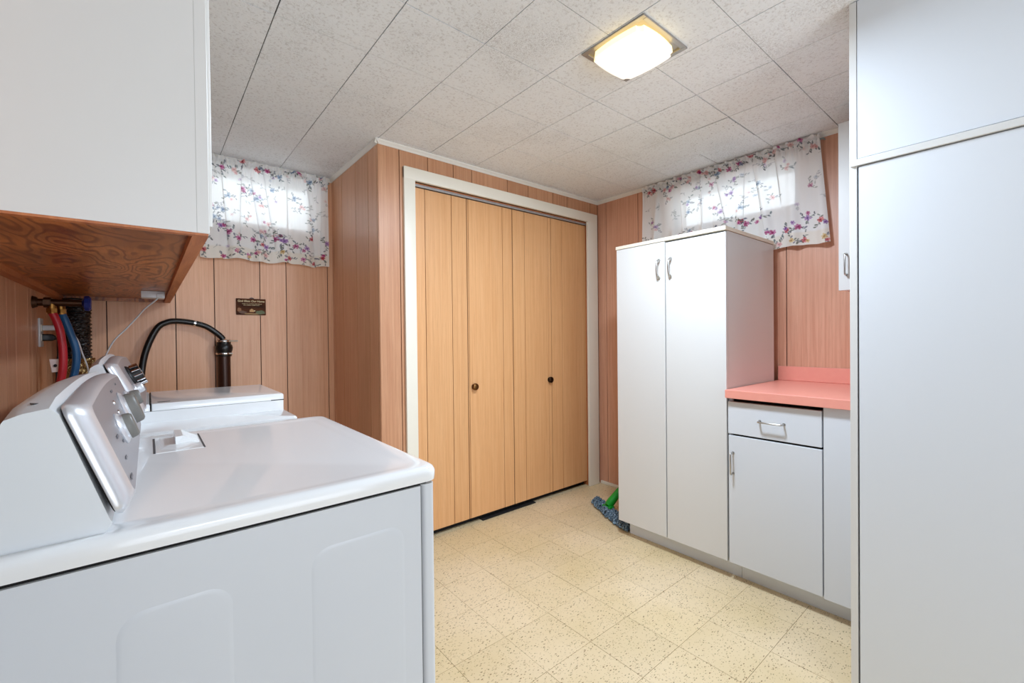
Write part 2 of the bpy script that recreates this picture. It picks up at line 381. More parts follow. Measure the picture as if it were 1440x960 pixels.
# panelled walls
def planks(parent, axis, pos, sign, bounds, z0, z1, holes=(), m=None, gap=0.0022):
    """axis 'x': wall runs along x at y=pos, room on the sign side"""
    for a, b_ in zip(bounds, bounds[1:]):
        a2, b2 = a + gap, b_ - gap
        segs = [(a2, b2, z0, z1)]
        for (h0, h1, hz0, hz1) in holes:
            ns = []
            for (p, q, u, v) in segs:
                if q <= h0 or p >= h1 or v <= hz0 or u >= hz1: ns.append((p, q, u, v)); continue
                if p < h0: ns.append((p, h0, u, v))
                if q > h1: ns.append((h1, q, u, v))
                c0, c1 = max(p, h0), min(q, h1)
                if u < hz0: ns.append((c0, c1, u, hz0))
                if v > hz1: ns.append((c0, c1, hz1, v))
            segs = ns
        if not segs: continue
        mb = MB()
        for (p, q, u, v) in segs:
            if axis == 'x': mb.box(p, q, *sorted((pos, pos + sign * PT)), u, v)
            else: mb.box(*sorted((pos, pos + sign * PT)), p, q, u, v)
        mb.build('plank', m or M['panel'], parent)

def slab_with_hole(name, axis, p0, p1, a0, a1, hole, label, m=None):
    mb = MB(); z0, z1 = 0, H + .004
    if hole:
        h0, h1, k0, k1 = hole; parts = [(a0, h0, z0, z1), (h1, a1, z0, z1), (h0, h1, z0, k0), (h0, h1, k1, z1)]
    else: parts = [(a0, a1, z0, z1)]
    for (a, b_, u, v) in parts:
        if axis == 'x': mb.box(a, b_, p0, p1, u, v)
        else: mb.box(p0, p1, a, b_, u, v)
    return structure(mb.build(name, m or M['groove']), label)

WL = (0.25, 0.845, 1.83, 2.135)      # left window opening, x range and z range
WR = (0.862, 1.60, 1.855, 2.10)     # right window opening, y range and z range
wf = slab_with_hole('wall_back', 'x', YF + PT, YF + .20, XL - .2, XR + .2, WL, 'back wall of tan wood panelling below the left window')
planks(wf, 'x', YF + PT, -1, [XL, -.223, -.159, .115, .29, .517, .66, .906, XS + .02], 0, H, [WL])
wr = slab_with_hole('wall_right', 'y', XR, XR + .20, YB - .2, YF + .2, WR, 'right wall of reddish wood panelling behind the tall white cabinet')
planks(wr, 'y', XR, -1, [-.4, -.1, .2, .30, .60, .904, 1.13, 1.35, 1.45, 1.65, 1.856, 2.142, YC], 0, H, [WR], M['panel_right'])
wl = slab_with_hole('wall_left', 'y', XL - .15, XL - PT, YB - .2, YF + .2, None, 'left wall of tan wood panelling beside the outlet')
planks(wl, 'y', XL - PT, 1, [.8, 1.1, 1.3, 1.55, 1.75, 2.03, 2.15, 2.34, 2.40, 2.49, 2.7, 2.82, YF], 0, H)
structure(MB().box(XL, XR, YB - .15, YB, 0, H + .004).build('wall_front', M['paint']), 'plain wall behind the camera')
# closet front wall with door opening
DX0, DX1, DZ = 1.135, 2.612, 2.015
cf = MB().box(XS + PT, DX0, YC + PT, YC + .09, 0, H + .004).box(DX1, XR, YC + PT, YC + .09, 0, H + .004).box(DX0, DX1, YC + PT, YC + .09, DZ, H + .004)
cfo = structure(cf.build('wall_closet_front', M['groove']), 'panelled closet wall around the folding doors')
planks(cfo, 'x', YC + PT, -1, [XS, 1.06, 1.233, 1.403, 1.535, 1.815, 1.996, 2.233, 2.38, 2.635, XR - PT], 0, H, [(DX0, DX1, 0, DZ)], M['panel_closet'])
cs = structure(MB().box(XS + PT, XS + .09, YC + .09, YF, 0, H + .004).build('wall_closet_side', M['groove']), 'panelled side wall of the closet')
planks(cs, 'y', XS + PT, -1, [YC + .002, 2.245, 2.362, 2.55, 2.785, 2.941, YF], 0, H)

# crown mouldings and small base strip
def trim_run(name, axis, pos, sign, a0, a1, label):
    mb = MB()
    loops = []
    for a in (a0, a1):
        prof = [(0, 0), (0, -.022), (.004, -.022), (.009, -.014), (.017, -.006), (.018, 0)]
        loops.append([((a, pos + sign * d, H + z) if axis == 'x' else (pos + sign * d, a, H + z)) for d, z in prof])
    mb.loft(loops); return structure(mb.build(name, M['paint']), label)
trim_run('trim_1', 'x', YC, -1, XS - .018, XR - PT, 'thin white crown moulding above the closet doors')
trim_run('trim_2', 'y', XS, -1, YC - .018, YF, 'thin white crown moulding on the closet side')
trim_run('trim_3', 'y', XR - PT, -1, -.4, YC, 'thin white crown moulding above the right window')
trim_run('trim_4', 'x', YF, -1, XL, XS, 'thin white crown moulding above the left window')
structure(MB().box(XR - PT - .012, XR - PT, 1.57, YC - .02, 0, .022, .003).build('baseboard_right', M['casing']), 'low cream base strip beside the closet')
MBt = MB().box(XS, DX0 - .065, YC - .012, YC, 0, .022, .003); structure(MBt.build('baseboard_closet', M['casing']), 'low cream base strip at the closet corner')

# door casing
cas = MB()
for x0, x1 in ((1.078, 1.146), (2.585, 2.697)):
    cas.box(x0, x1 if x1 < 2 else 2.697, YC - .02, YC + .0, 0, 2.085, .005)
cas.box(1.078, 2.697, YC - .0202, YC + .0, 2.019, 2.087, .005)
structure(cas.build('trim_5', M['casing'], smooth=40), 'wide white painted casing framing the folding closet doors')
jm = MB().box(1.128, 1.1455, YC, YC + .09, 0, 2.019).box(2.600, 2.618, YC, YC + .09, 0, 2.019).box(1.128, 2.618, YC, YC + .09, 2.012, 2.02)
structure(jm.build('trim_6', M['ply_edge']), 'thin wood jamb lining the closet opening')

# closet bifold doors: door_1 holds four leaves, each with planks
d1 = bpy.data.objects.new('door_1', None); COL.objects.link(d1); d1.location = (1.87, YC + .03, 0); structure(d1, 'wood panelled folding closet doors in a white casing')
MB().box(1.1455, 2.60, YC + .012, YC + .05, 2.006, 2.0125).box(1.1455, 2.60, YC + .008, YC + .012, 1.998, 2.0125).build('track', M['track'], d1)
leaves = [(1.148, 1.5065, [1.223, 1.399]), (1.5085, 1.867, [1.518, 1.784]), (1.870, 2.2245, [1.975, 2.196]), (2.2265, 2.600, [2.336])]
for (a, b_, gs) in leaves:
    lf = MB().box(a + .001, b_ - .001, YC + .026, YC + .055, .038, 1.994).build('door_leaf', M['groove'], d1)
    bs = [a] + gs + [b_]
    for p, q in zip(bs, bs[1:]):
        o = MB().box(p + .0016, q - .0016, YC + .020, YC + .027, .036, 1.996, .0006, 1).build('plank', M['door'], lf)
kp = [(0, .026), (.006, .026), (.012, .0245), (.0165, .021), (.0175, .016), (.0155, .011), (.009, .007), (.007, .002), (.014, .001), (.014, 0)]
kp = [(a * 1.25, b_ * 1.1) for a, b_ in kp[::-1]]
o = MB().lathe((1.548, YC + .020, .846), (0, -1, 0), kp).build('knob', M['knobbrass'], d1, smooth=50); lab(o, 'brass knob')
o = MB().lathe((2.200, YC + .020, .843), (0, -1, 0), kp).build('knob', M['knobdark'], d1, smooth=50); lab(o, 'dark bronze knob')
# dark closet interior floor edge (threshold)
structure(MB().box(1.146, 2.60, YC + .058, YC + .085, 0, .042).build('trim_7', M['dark']), 'dark sill behind the foot of the closet doors')
structure(MB().box(1.60, 2.05, YC + .012, YC + .06, 0, .007, .002).build('trim_8', M['dark']), 'dark floor track piece under the closet doors')

# windows
def window(name, axis, wall0, hole, mull):
    h0, h1, k0, k1 = hole; e = bpy.data.objects.new(name, None); COL.objects.link(e)
    e.location = ((h0 + h1) / 2, wall0, k0) if axis == 'x' else (wall0, (h0 + h1) / 2, k0); structure(e, 'small high basement window behind a floral curtain')
    mb = MB(); t_ = .025
    def bx(a, b_, d0, d1_, u, v, mb=mb, bev=.002):
        if axis == 'x': mb.box(a, b_, wall0 + d0, wall0 + d1_, u, v, bev)
        else: mb.box(wall0 + d0, wall0 + d1_, a, b_, u, v, bev)
    D = .10
    bx(h0 - .002, h0 + t_, .08, .13, k0, k1); bx(h1 - t_, h1 + .002, .08, .13, k0, k1)
    bx(h0, h1, .08, .13, k0 - .002, k0 + t_); bx(h0, h1, .08, .13, k1 - t_, k1 + .002)
    for mm in mull: bx(mm - .012, mm + .012, .085, .125, k0, k1)
    mb.build('window_frame', M['paint'], e)
    mb2 = MB(); bx(h0 - .001, h1 + .001, 0.0, .20, k0 - .012, k0, mb2); bx(h0 - .001, h1 + .001, 0.0, .20, k1, k1 + .010, mb2)
    bx(h0 - .012, h0, 0.0, .20, k0, k1, mb2); bx(h1, h1 + .012, 0.0, .20, k0, k1, mb2)
    mb2.build('reveal_lining', M['paint'], e)
    mb3 = MB(); bx(h0 + .01, h1 - .01, .103, .106, k0 + .01, k1 - .01, mb3, 0); mb3.build('pane', M['glass'], e)
window('window_1', 'x', YF, WL, []); window('window_2', 'y', XR - PT, WR, [])

# ------------------------------------------------------------------ ceiling light
cl = thing('ceiling_light', 'square recessed ceiling light with a glowing scalloped glass shade', 'light', (1.3825, .954, H))
mb = MB(); t_ = .014
mb.box(FX0, FX1, FY0, FY1, H + .002, H + .005)
mb.build('pan', M['panmetal'], cl)
mb = MB()
mb.box(FX0 - .004, FX0 + t_, FY0 - .004, FY1 + .004, H - .006, H + .003, .002); mb.box(FX1 - t_, FX1 + .004, FY0 - .004, FY1 + .004, H - .006, H + .003, .002)
mb.box(FX0 + t_, FX1 - t_, FY0 - .004, FY0 + t_, H - .006, H + .003, .002); mb.box(FX0 + t_, FX1 - t_, FY1 - t_, FY1 + .004, H - .006, H + .003, .002)
lab(mb.build('frame', M['panmetal'], cl), 'grey metal square frame')
def scallop(cx, cy, hx, hy, z, notch=.018, n=9):
    pts = []
    cs_ = [(1, 1), (-1, 1), (-1, -1), (1, -1)]
    for k, (sx, sy) in enumerate(cs_):
        # concave notch at each corner (quarter circle centred at the corner)
        X, Y = cx + sx * hx, cy + sy * hy
        a0 = {(1, 1): 270, (-1, 1): 0, (-1, -1): 90, (1, -1): 180}[(sx, sy)]
        arc = [(X + notch * math.cos(math.radians(a0 - 90 * q / n)), Y + notch * math.sin(math.radians(a0 - 90 * q / n)), z) for q in range(n + 1)]
        pts += arc
        # gentle convex bow to the next corner
        nx = cs_[(k + 1) % 4]; X2, Y2 = cx + nx[0] * hx, cy + nx[1] * hy
        for q in range(1, 8):
            u = q / 8; px = X + (X2 - X) * (.08 + .84 * u); py = Y + (Y2 - Y) * (.08 + .84 * u); bow = .007 * math.sin(math.pi * u)
            pts.append((px + (bow * sx if X == X2 else 0), py + (bow * sy if Y == Y2 else 0), z))
    return pts
cxs, cys = 1.366, .948
# only the front bowl of the shade: rim plus shallow bowl
mb = MB(); mb.loft([scallop(cxs, cys, .104, .104, H - .012), scallop(cxs, cys, .106, .106, H - .034)], True, False)
mb.build('shade_rim', M['shade_rim'], cl, smooth=50)
mb = MB(); mb.loft([scallop(cxs, cys, .106, .106, H - .034), scallop(cxs, cys, .100, .100, H - .040), scallop(cxs, cys, .08, .08, H - .046)], False, True)
mb.build('shade', M['shade'], cl, smooth=50)

# ------------------------------------------------------------------ handles
def wire_pull(p0, p1, out, r=.0038, proj=.028):
    p0, p1, o = Vector(p0), Vector(p1), Vector(out); d = (p1 - p0).normalized() * .006
    mb = MB(); mb.tube([p0, p0 + o * (proj - .006), p0 + o * (proj - .0015) + d * .3, p0 + o * proj + d, p1 + o * proj - d, p1 + o * (proj - .0015) - d * .3, p1 + o * (proj - .006), p1], r, 10, raw=True)
    mb.cyl(p0 - o * .0005, p0 + o * .0015, r * 1.7, n=14); mb.cyl(p1 - o * .0005, p1 + o * .0015, r * 1.7, n=14)
    return mb

# ------------------------------------------------------------------ tall cabinet (right wall)
CX = 2.082   # front plane of doors
tc = thing('tall_cabinet', 'tall white two-door storage cabinet standing in front of the right curtain', 'cabinet', (2.4, 1.256, 0))
TY0, TY1 = .944, 1.566
WALLX = XR - PT; TCB = 2.662
mb = MB(); mb.box(CX + .021, TCB - .006, TY0 + .002, TY0 + .020, .085, 1.640).box(CX + .021, TCB - .006, TY1 - .020, TY1 - .002, .085, 1.640)
mb.box(TCB - .012, TCB - .006, TY0 + .02, TY1 - .02, .085, 1.64).box(CX + .03, TCB - .006, TY0 + .02, TY1 - .02, .085, .105)
mb.build('body', M['white_lam'], tc)
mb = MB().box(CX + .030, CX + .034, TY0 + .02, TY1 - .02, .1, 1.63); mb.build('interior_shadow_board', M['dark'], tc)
o = MB().box(CX - .004, TCB - .004, TY0 - .001, TY1 + .002, 1.643, 1.661, .001, 1).build('top_board', M['lam_edge'], tc); lab(o, 'cream edged top board')
DM = 1.2575
for k, (a, b_, zt) in enumerate(((TY0 + .001, DM - .003, 1.6335), (DM + .003, TY1 - .001, 1.6415))):
    o = MB().box(CX, CX + .018, a, b_, .088, zt, .0012, 1).build('door', M['white_lam'], tc)
    # ornamental bow pull with flared split ends
    hy = DM - .033 if k == 0 else DM + .034
    h = MB(); hx = CX
    pts = [(hx, hy, 1.548), (hx - .016, hy, 1.545), (hx - .023, hy, 1.530), (hx - .026, hy, 1.500), (hx - .023, hy, 1.472), (hx - .016, hy, 1.456), (hx, hy, 1.453)]
    h.tube(pts, [.0036, .0036, .0048, .0056, .0048, .0036, .0036], 10)
    for zz, sg in ((1.548, 1), (1.453, -1)):
        for dy in (-.005, .005):
            h.tube([(hx - .020, hy, zz - sg * .016), (hx - .010, hy + dy, zz - sg * .004), (hx - .0012, hy + dy * .6, zz + sg * .006)], [.0036, .0038, .0026], 8)
        h.lathe((hx, hy, zz), (-1, 0, 0), [(0, .004), (.006, .003), (.0075, 0), (0, -.0005)][::-1], 12)
    h.build('handle', M['steel'], o, smooth=60)
o = MB().box(2.150, 2.168, TY0 - .035, TY1 - .03, 0, .085).build('kick_board', M['kick'], tc)

# ------------------------------------------------------------------ base cabinet with drawer
bc = thing('base_cabinet', 'white base cabinet with one drawer and door under the salmon pink worktop', 'cabinet', (2.4, .5, 0))
BY0 = -.55
mb = MB(); mb.box(CX + .021, WALLX - .006, BY0, .940, .088, .106).box(CX + .021, WALLX - .006, .924, .9415, .088, .856).box(CX + .021, WALLX - .006, .548, .566, .088, .856)
mb.box(WALLX - .014, WALLX - .006, BY0, .94, .106, .856).box(CX + .021, CX + .04, BY0, .548, .106, .856)
mb.build('body', M['white_lam2'], bc)
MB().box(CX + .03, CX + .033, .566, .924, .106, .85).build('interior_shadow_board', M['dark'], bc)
o = MB().box(CX, CX + .018, .5675, .9385, .6925, .8405, .0012, 1).build('drawer', M['white_lam2'], bc)
wire_pull((CX, .800, .766), (CX, .704, .766), (-1, 0, 0)).build('handle', M['steel'], o, smooth=60)
o = MB().box(CX, CX + .018, .5665, .9365, .088, .6835, .0012, 1).build('door', M['white_lam2'], bc)
wire_pull((CX, .916, .604), (CX, .916, .508), (-1, 0, 0)).build('handle', M['steel'], o, smooth=60)
MB().box(CX - .001, CX + .021, BY0, .5615, .084, .8575, .001, 1).build('filler_panel', M['white_lam2'], bc)
MB().box(2.150, 2.168, BY0, TY0 - .0365, 0, .086).build('kick_board', M['kick'], bc)

ct = thing('worktop', 'salmon pink laminate worktop with low backsplash on the base cabinet', 'worktop', (2.4, .5, .858))
MB().box(2.058, WALLX - .002, BY0, .9415, .8585, .8965, .0015, 1).build('top', M['salmon'], ct)
MB().box(WALLX - .022, WALLX - .002, BY0, .9415, .897, .974, .0015, 1).build('backsplash', M['salmon'], ct)

# ------------------------------------------------------------------ wall cabinet above worktop
wc = thing('wall_cabinet', 'white wall cabinet hung above the salmon worktop, mostly hidden by the pantry cabinet', 'cabinet', (2.57, .4, 1.345))
WX = 2.42
MB().box(WX + .019, WALLX - .001, -.25, .590, 1.350, 2.098).build('body', M['white_lam'], wc)
o = MB().box(WX, WX + .018, .18, .592, 1.346, 2.100, .0012, 1).build('door', M['white_lam'], wc)
wire_pull((WX, .563, 1.508), (WX, .563, 1.415), (-1, 0, 0), .0036, .026).build('handle', M['steel'], o, smooth=60)
o = MB().box(WX, WX + .018, -.25, .177, 1.346, 2.100, .0012, 1).build('door', M['white_lam'], wc)

# ------------------------------------------------------------------ big pantry cabinet, right foreground
pc = thing('pantry_cabinet', 'full height white pantry cabinet filling the right edge of the view', 'cabinet', (2.2, -.2, 0))
PX = 1.722; PY1 = .392; PY0 = -.62
mb = MB(); mb.box(PX + .02, WALLX - .31, PY1 - .018, PY1 - .001, .0, H - .004)       # end panel (stops at wall cabinet depth)
mb.box(PX + .02, 2.03, PY0, PY0 + .018, 0, H - .004).box(2.02, 2.036, PY0 + .018, PY1 - .018, 0, H - .004)
mb.box(PX + .002, 2.02, PY0 + .018, PY1 - .018, .02, .1)
mb = MB(); mb.box(PX + .02, 2.04, PY0, PY1 - .001, .0, H - .004)
mb.build('body', M['white_lam2'], pc)
MB().box(PX + .0005, PX + .0202, .3735, PY1, 0.0, H - .003, .0008, 1).build('end_stile', M['lam_edge'] if False else M['white_lam'], pc)
MB().box(PX + .004, PX + .0195, -.60, .3715, 1.701, H - .004).build('upper_shadow', M['dark'], pc) if False else None
o = MB().box(PX, PX + .019, -.24, .3715, 1.7005, H - .004, .0008, 1).build('upper_door', M['white_lam2'], pc)
o = MB().box(PX, PX + .019, PY0, -.242, 1.7005, H - .004, .0008, 1).build('upper_door', M['white_lam2'], pc)
MB().box(PX - .006, PX + .019, PY0, PY1 - .003, 1.677, 1.6975, .001, 1).build('ledge', M['white_lam'], pc)
o = MB().box(PX, PX + .019, -.24, .3685, .012, 1.674, .0008, 1).build('lower_door', M['white_lam2'], pc)
wire_pull((PX, -.20, 1.1), (PX, -.20, 1.0), (-1, 0, 0)).build('handle', M['steel'], o, smooth=60)
o = MB().box(PX, PX + .019, PY0, -.242, .012, 1.674, .0008, 1).build('lower_door', M['white_lam2'], pc)

# ------------------------------------------------------------------ upper left wall cabinet
uc = thing('overhead_cabinet', 'large white cabinet hung over the washer and dryer with bare wood underside', 'cabinet', (-.12, 2, 1.35))
UX, UY0, UY1, UZ = .092, 1.003, 2.955, 1.350
mb = MB(); mb.box(XL + .001, UX - .02, UY0, UY0 + .018, UZ + .004, H - .004)
mb.build('end_panel', M['white_lam'], uc)
mb = MB(); mb.box(XL + .001, UX - .002, UY0 + .001, UY0 + .018, UZ, UZ + .004); mb.build('panel_bottom_edge', M['ply_edge'], uc)
mb = MB(); mb.box(UX - .02, UX, UY0, UY1, UZ + .004, H - .004, .001, 1); mb.build('face_frame', M['white_lam'], uc)
mb = MB(); mb.box(UX - .026, UX - .001, UY0 + .018, UY1, UZ, UZ + .018); mb.build('front_lip', M['ply_edge'], uc)
mb = MB(); mb.box(XL + .001, UX - .0205, UY0 + .018, UY1, UZ + .018, UZ + .030); mb.build('underside_panel', M['plywood'], uc)
mb = MB(); mb.box(XL + .001, XL + .03, UY0 + .018, UY1, UZ + .001, UZ + .018); mb.build('rear_cleat', M['ply_edge'], uc)
mb = MB(); mb.box(XL + .03, UX - .0265, UY1 - .018, UY1, UZ + .001, UZ + .018); mb.build('far_cleat', M['plywood'], uc)
mb = MB(); mb.box(XL + .001, UX - .021, UY1 - .018, UY1, UZ + .03, H - .004); mb.build('end_panel', M['white_lam'], uc)
for k in range(4):
    a = UY0 + .01 + k * .485; o = MB().box(UX + .0005, UX + .006, a, a + .478, UZ + .02, H - .03, .001, 1).build('door', M['white_lam'], uc)

# ------------------------------------------------------------------ dryer (foreground)
dr = thing('dryer', 'white front clothes dryer with silver sloped control console, nearest the camera', 'dryer', (.06, 1.07, 0))
dr['label'] = 'white clothes dryer with silver sloped control console, nearest the camera'
DYN, DYF, DXF, DXB = .722, 1.412, .402, -.300
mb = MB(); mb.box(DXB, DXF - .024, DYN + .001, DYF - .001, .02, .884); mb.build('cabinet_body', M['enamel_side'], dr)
# embossed side panels with thin raised outlines
def emboss(x0, x1, z1, par):
    mb = MB(); y = DYN + .001; rr = .03
    pts = []
    for z in (.06,): pts.append((x0, z))
    for k in range(7): a = math.radians(180 - 90 * k / 6); pts.append((x0 + rr + rr * math.cos(a), z1 - rr + rr * math.sin(a)))
    for k in range(7): a = math.radians(90 - 90 * k / 6); pts.append((x1 - rr + rr * math.cos(a), z1 - rr + rr * math.sin(a)))
    pts.append((x1, .06))
    cx_ = (x0 + x1) / 2
    def loop(ins, y_): 
        L = []
        for (x, z) in pts:
            dx = -ins if x > cx_ else ins
            dz = -ins if z > z1 - rr else (ins if z < .07 else 0)
            L.append((x + dx, y_, z + dz))
        return L
    mb.loft([loop(0, y), loop(.003, y - .0006), loop(.006, y - .0008)], False, True)
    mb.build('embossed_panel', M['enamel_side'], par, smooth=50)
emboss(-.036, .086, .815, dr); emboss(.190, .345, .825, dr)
# front shell with rounded vertical corners
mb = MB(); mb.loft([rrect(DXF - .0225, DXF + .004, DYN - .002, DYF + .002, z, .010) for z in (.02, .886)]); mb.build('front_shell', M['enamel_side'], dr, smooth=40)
MB().box(DXF - .0235, DXF - .0225, DYN + .003, DYF - .003, .03, .883).build('front_seam', M['dark'], dr)
mb = MB(); mb.loft([rrect(.4063, .4185, DYN + .13, DYF - .13, z, .004) for z in (.36, .74)]); lab(mb.build('door', M['enamel'], dr, smooth=40), 'white loading door on the front')
# top
x0, x1, y0, y1 = DXB, .413, .714, 1.417
L = []
for ins, z, r in ((.006, .8905, .022), (0.001, .892, .024), (0, .900, .025), (0, .908, .025), (.003, .9145, .024), (.008, .918, .024), (.014, .919, .024), (.034, .9165, .03), (.048, .9150, .03)):
    L.append(rrect(x0, x1 - ins, y0 + ins, y1 - ins, z, r))
mb = MB(); mb.loft(L); mb.build('top', M['enamel'], dr, smooth=60)
MB().box(DXB, DXF - .01, DYN + .006, DYF - .006, .884, .8905).build('top_seam', M['dark'], dr)
# lint screen cover
mb = MB(); mb.box(.008, .092, 1.192, 1.388, .9140, .9160, .0008, 1); lint = mb.build('lint_cover', M['enamel'], dr)
MB().box(.0045, .008, 1.195, 1.386, .9146, .9156).box(.092, .0955, 1.195, 1.386, .9146, .9156).build('slit', M['ventgrey'], lint)
mb = MB()
zb = .9158
base = [(.016, 1.225), (.050, 1.200), (.088, 1.225), (.088, 1.372), (.050, 1.384), (.016, 1.372)]
mb.loft([[(x, y, zb) for x, y in base], [(.030 + (x - .052) * .5 + .022, 1.297 + (y - 1.297) * .6, zb + .0035) for x, y in base]], False, True)
mb.build('handle_base', M['enamel'], lint)
mb = MB(); mb.loft([[(.044, 1.250, zb), (.090, 1.262, zb), (.090, 1.350, zb), (.044, 1.362, zb)], [(.044, 1.256, zb + .019), (.058, 1.262, zb + .019), (.058, 1.350, zb + .019), (.044, 1.356, zb + .019)]]); mb.build('handle', M['enamel'], lint, smooth=20)
# console
def console(parent, y0, y1, zt, zb_, fa, fb, dep):
    """fa=(x,z) bottom of fascia plane, fb=(x,z) top; zt top height at ends"""
    ny = 14; loops = []
    for k in range(ny + 1):
        u = k / ny; y = y0 + (y1 - y0) * u
        e = min(u, 1 - u); q = 1 - max(0, 1 - e / .035) ** 2       # round-off at the ends
        crown = .010 * math.sin(math.pi * u)
        x_b, z_b = fa; x_t, z_t = fb
        top = z_t + crown - (1 - q) * .006
        loops.append([(x_b - .030 - .004, y, zb_), (x_b - .026, y, zb_ + .012), (x_t - .022, y, top - .008), (x_t - .030, y, top), (x_t - .030 - dep * .5, y, top - .004), (x_t - .030 - dep * .85, y, top - .010), (x_t - .030 - dep, y, top - .022), (x_t - .034 - dep, y, top - .06), (x_t - .040 - dep, y, zb_)])
    mb = MB(); mb.loft(loops); body = mb.build('console_body', M['plastic_white'], parent, smooth=50)
    # fascia: pillow-shaped slab; local s along y, t along slope
    ax = Vector((fb[0] - fa[0], 0, fb[1] - fa[1])); Lh = ax.length; ax.normalize(); nrm = Vector((ax.z, 0, -ax.x))
    o0 = Vector((fa[0], 0, fa[1]))
    def loop(iy, it, d, r=.014, n=5, crown=1):
        P_ = []
        a0_, a1_, t0, t1 = y0 + iy, y1 - iy, it, Lh - it
        for cx_, cy_, an in ((a1_ - r, t1 - r, 0), (a0_ + r, t1 - r, 90), (a0_ + r, t0 + r, 180), (a1_ - r, t0 + r, 270)):
            for k in range(n + 1):
                a = math.radians(an + 90 * k / n); s_, t_ = cx_ + r * math.cos(a), cy_ + r * math.sin(a)
                u = (s_ - y0) / (y1 - y0); P_.append(o0 + ax * (t_ + crown * .010 * math.sin(math.pi * min(max(u, 0), 1)) * (t_ / Lh)) + nrm * d + Vector((0, s_, 0)))
            # subdivide long edges
            nxt = {0: (a0_ + r, t1), 90: (a0_, t0 + r), 180: (a1_ - r, t0), 270: (a1_, t1 - r)}[an]
            cur = (cx_ + r * math.cos(math.radians(an + 90)), cy_ + r * math.sin(math.radians(an + 90)))
            for k in range(1, 8):
                s_, t_ = cur[0] + (nxt[0] - cur[0]) * k / 8, cur[1] + (nxt[1] - cur[1]) * k / 8
                u = (s_ - y0) / (y1 - y0); P_.append(o0 + ax * (t_ + crown * .010 * math.sin(math.pi * min(max(u, 0), 1)) * (t_ / Lh)) + nrm * d + Vector((0, s_, 0)))
        return P_
    mb = MB(); mb.loft([loop(.003, .002, -.024), loop(.003, .002, -.0225)], True, True); mb.build('fascia_gasket', M['dark'], parent)
    mb = MB(); mb.loft([loop(0, -.001, -.0222), loop(-.001, -.002, -.018), loop(.004, .002, -.010), loop(.020, .010, -.001), loop(.024, .013, 0)], True, False)
    fr = mb.build('fascia_trim', M['fascia_trim'], parent, smooth=60)
    mb = MB(); mb.loft([loop(.024, .013, 0), loop(.030, .018, -.0012), loop(.05, .035, -.0006)], False, True)
    fc = mb.build('control_fascia', M['fascia'], parent, smooth=60)
    return fc, (lambda s_, t_, d=0: o0 + ax * (t_ * Lh) + nrm * d + Vector((0, s_, 0))), ax, nrm
def knob(parent, C, ax, nrm, r, depth, grey, ang=0):
    k = MB().lathe(C - nrm * .002, nrm, [(r * 1.22, 0), (r * 1.25, .003), (r * 1.12, .006), (r * 1.0, .007), (r * .95, .010), (0, .010)], 28).build('knob_ring', M['fascia_trim'], parent, smooth=40)
    mb = MB()
    yv = Vector((0, 1, 0)); d1_ = (ax * math.cos(ang) + yv * math.sin(ang)); d2_ = nrm.cross(d1_)
    L = []
    for dd, s1, s2 in ((.008, 1.0, .70), (depth * .6, .98, .64), (depth * .86, .93, .58), (depth, .80, .44)):
        L.append([C + d1_ * (r * s1 * math.cos(a)) + d2_ * (r * s2 * (abs(math.sin(a)) ** .7) * (1 if math.sin(a) >= 0 else -1)) + nrm * dd for a in [2 * math.pi * q / 24 for q in range(24)]])
    mb.loft(L); mb.build('knob', grey, parent, smooth=50)
fc, FP, ax, nrm = console(dr, .735, 1.402, 1.08, .9165, (-.012, .944), (-.060, 1.083), .042)
knob(fc, FP(.945, .50), ax, nrm, .021, .019, M['knobgrey'], .1)
knob(fc, FP(1.16, .52), ax, nrm, .031, .023, M['knobgrey'], .05)
knob(fc, FP(1.33, .54), ax, nrm, .018, .024, M['knobgrey'], .2)
for s_, t_ in ((1.03, .74), (1.03, .62), (1.04, .50), (1.25, .60)):
    MB().lathe(FP(s_, t_, -.001), nrm, [(.0042, 0), (.0038, .002), (0, .0028)], 12).build('indicator_button', M['chrome'], fc, smooth=60)
# small printed legends on the fascia
for (s_, t_, w_, h_) in ((.86, .50, .022, .004), (.90, .40, .016, .003), (.84, .30, .020, .003), (1.08, .84, .03, .004), (1.22, .86, .02, .003), (.80, .16, .028, .004)):
    mb = MB(); mb.loft([[FP(s_ - w_ / 2, t_, .0000) , FP(s_ + w_ / 2, t_, .0000), FP(s_ + w_ / 2, t_ + h_ / .147, .0000), FP(s_ - w_ / 2, t_ + h_ / .147, .0000)], [FP(s_ - w_ / 2, t_, .0006), FP(s_ + w_ / 2, t_, .0006), FP(s_ + w_ / 2, t_ + h_ / .147, .0006), FP(s_ - w_ / 2, t_ + h_ / .147, .0006)]])
    mb.build('legend_print', M['legend'], fc)
# grey oval badge on the console top
mb = MB(); L = []
for d in (0, .0012):
    L.append([(-.106 + .007 * math.cos(a), .800 + .034 * math.sin(a), 1.0795 + d) for a in [2 * math.pi * q / 28 for q in range(28)]])
mb.loft(L); lab(mb.build('oval_badge', M['ventgrey'], dr), 'dark grey oval badge')

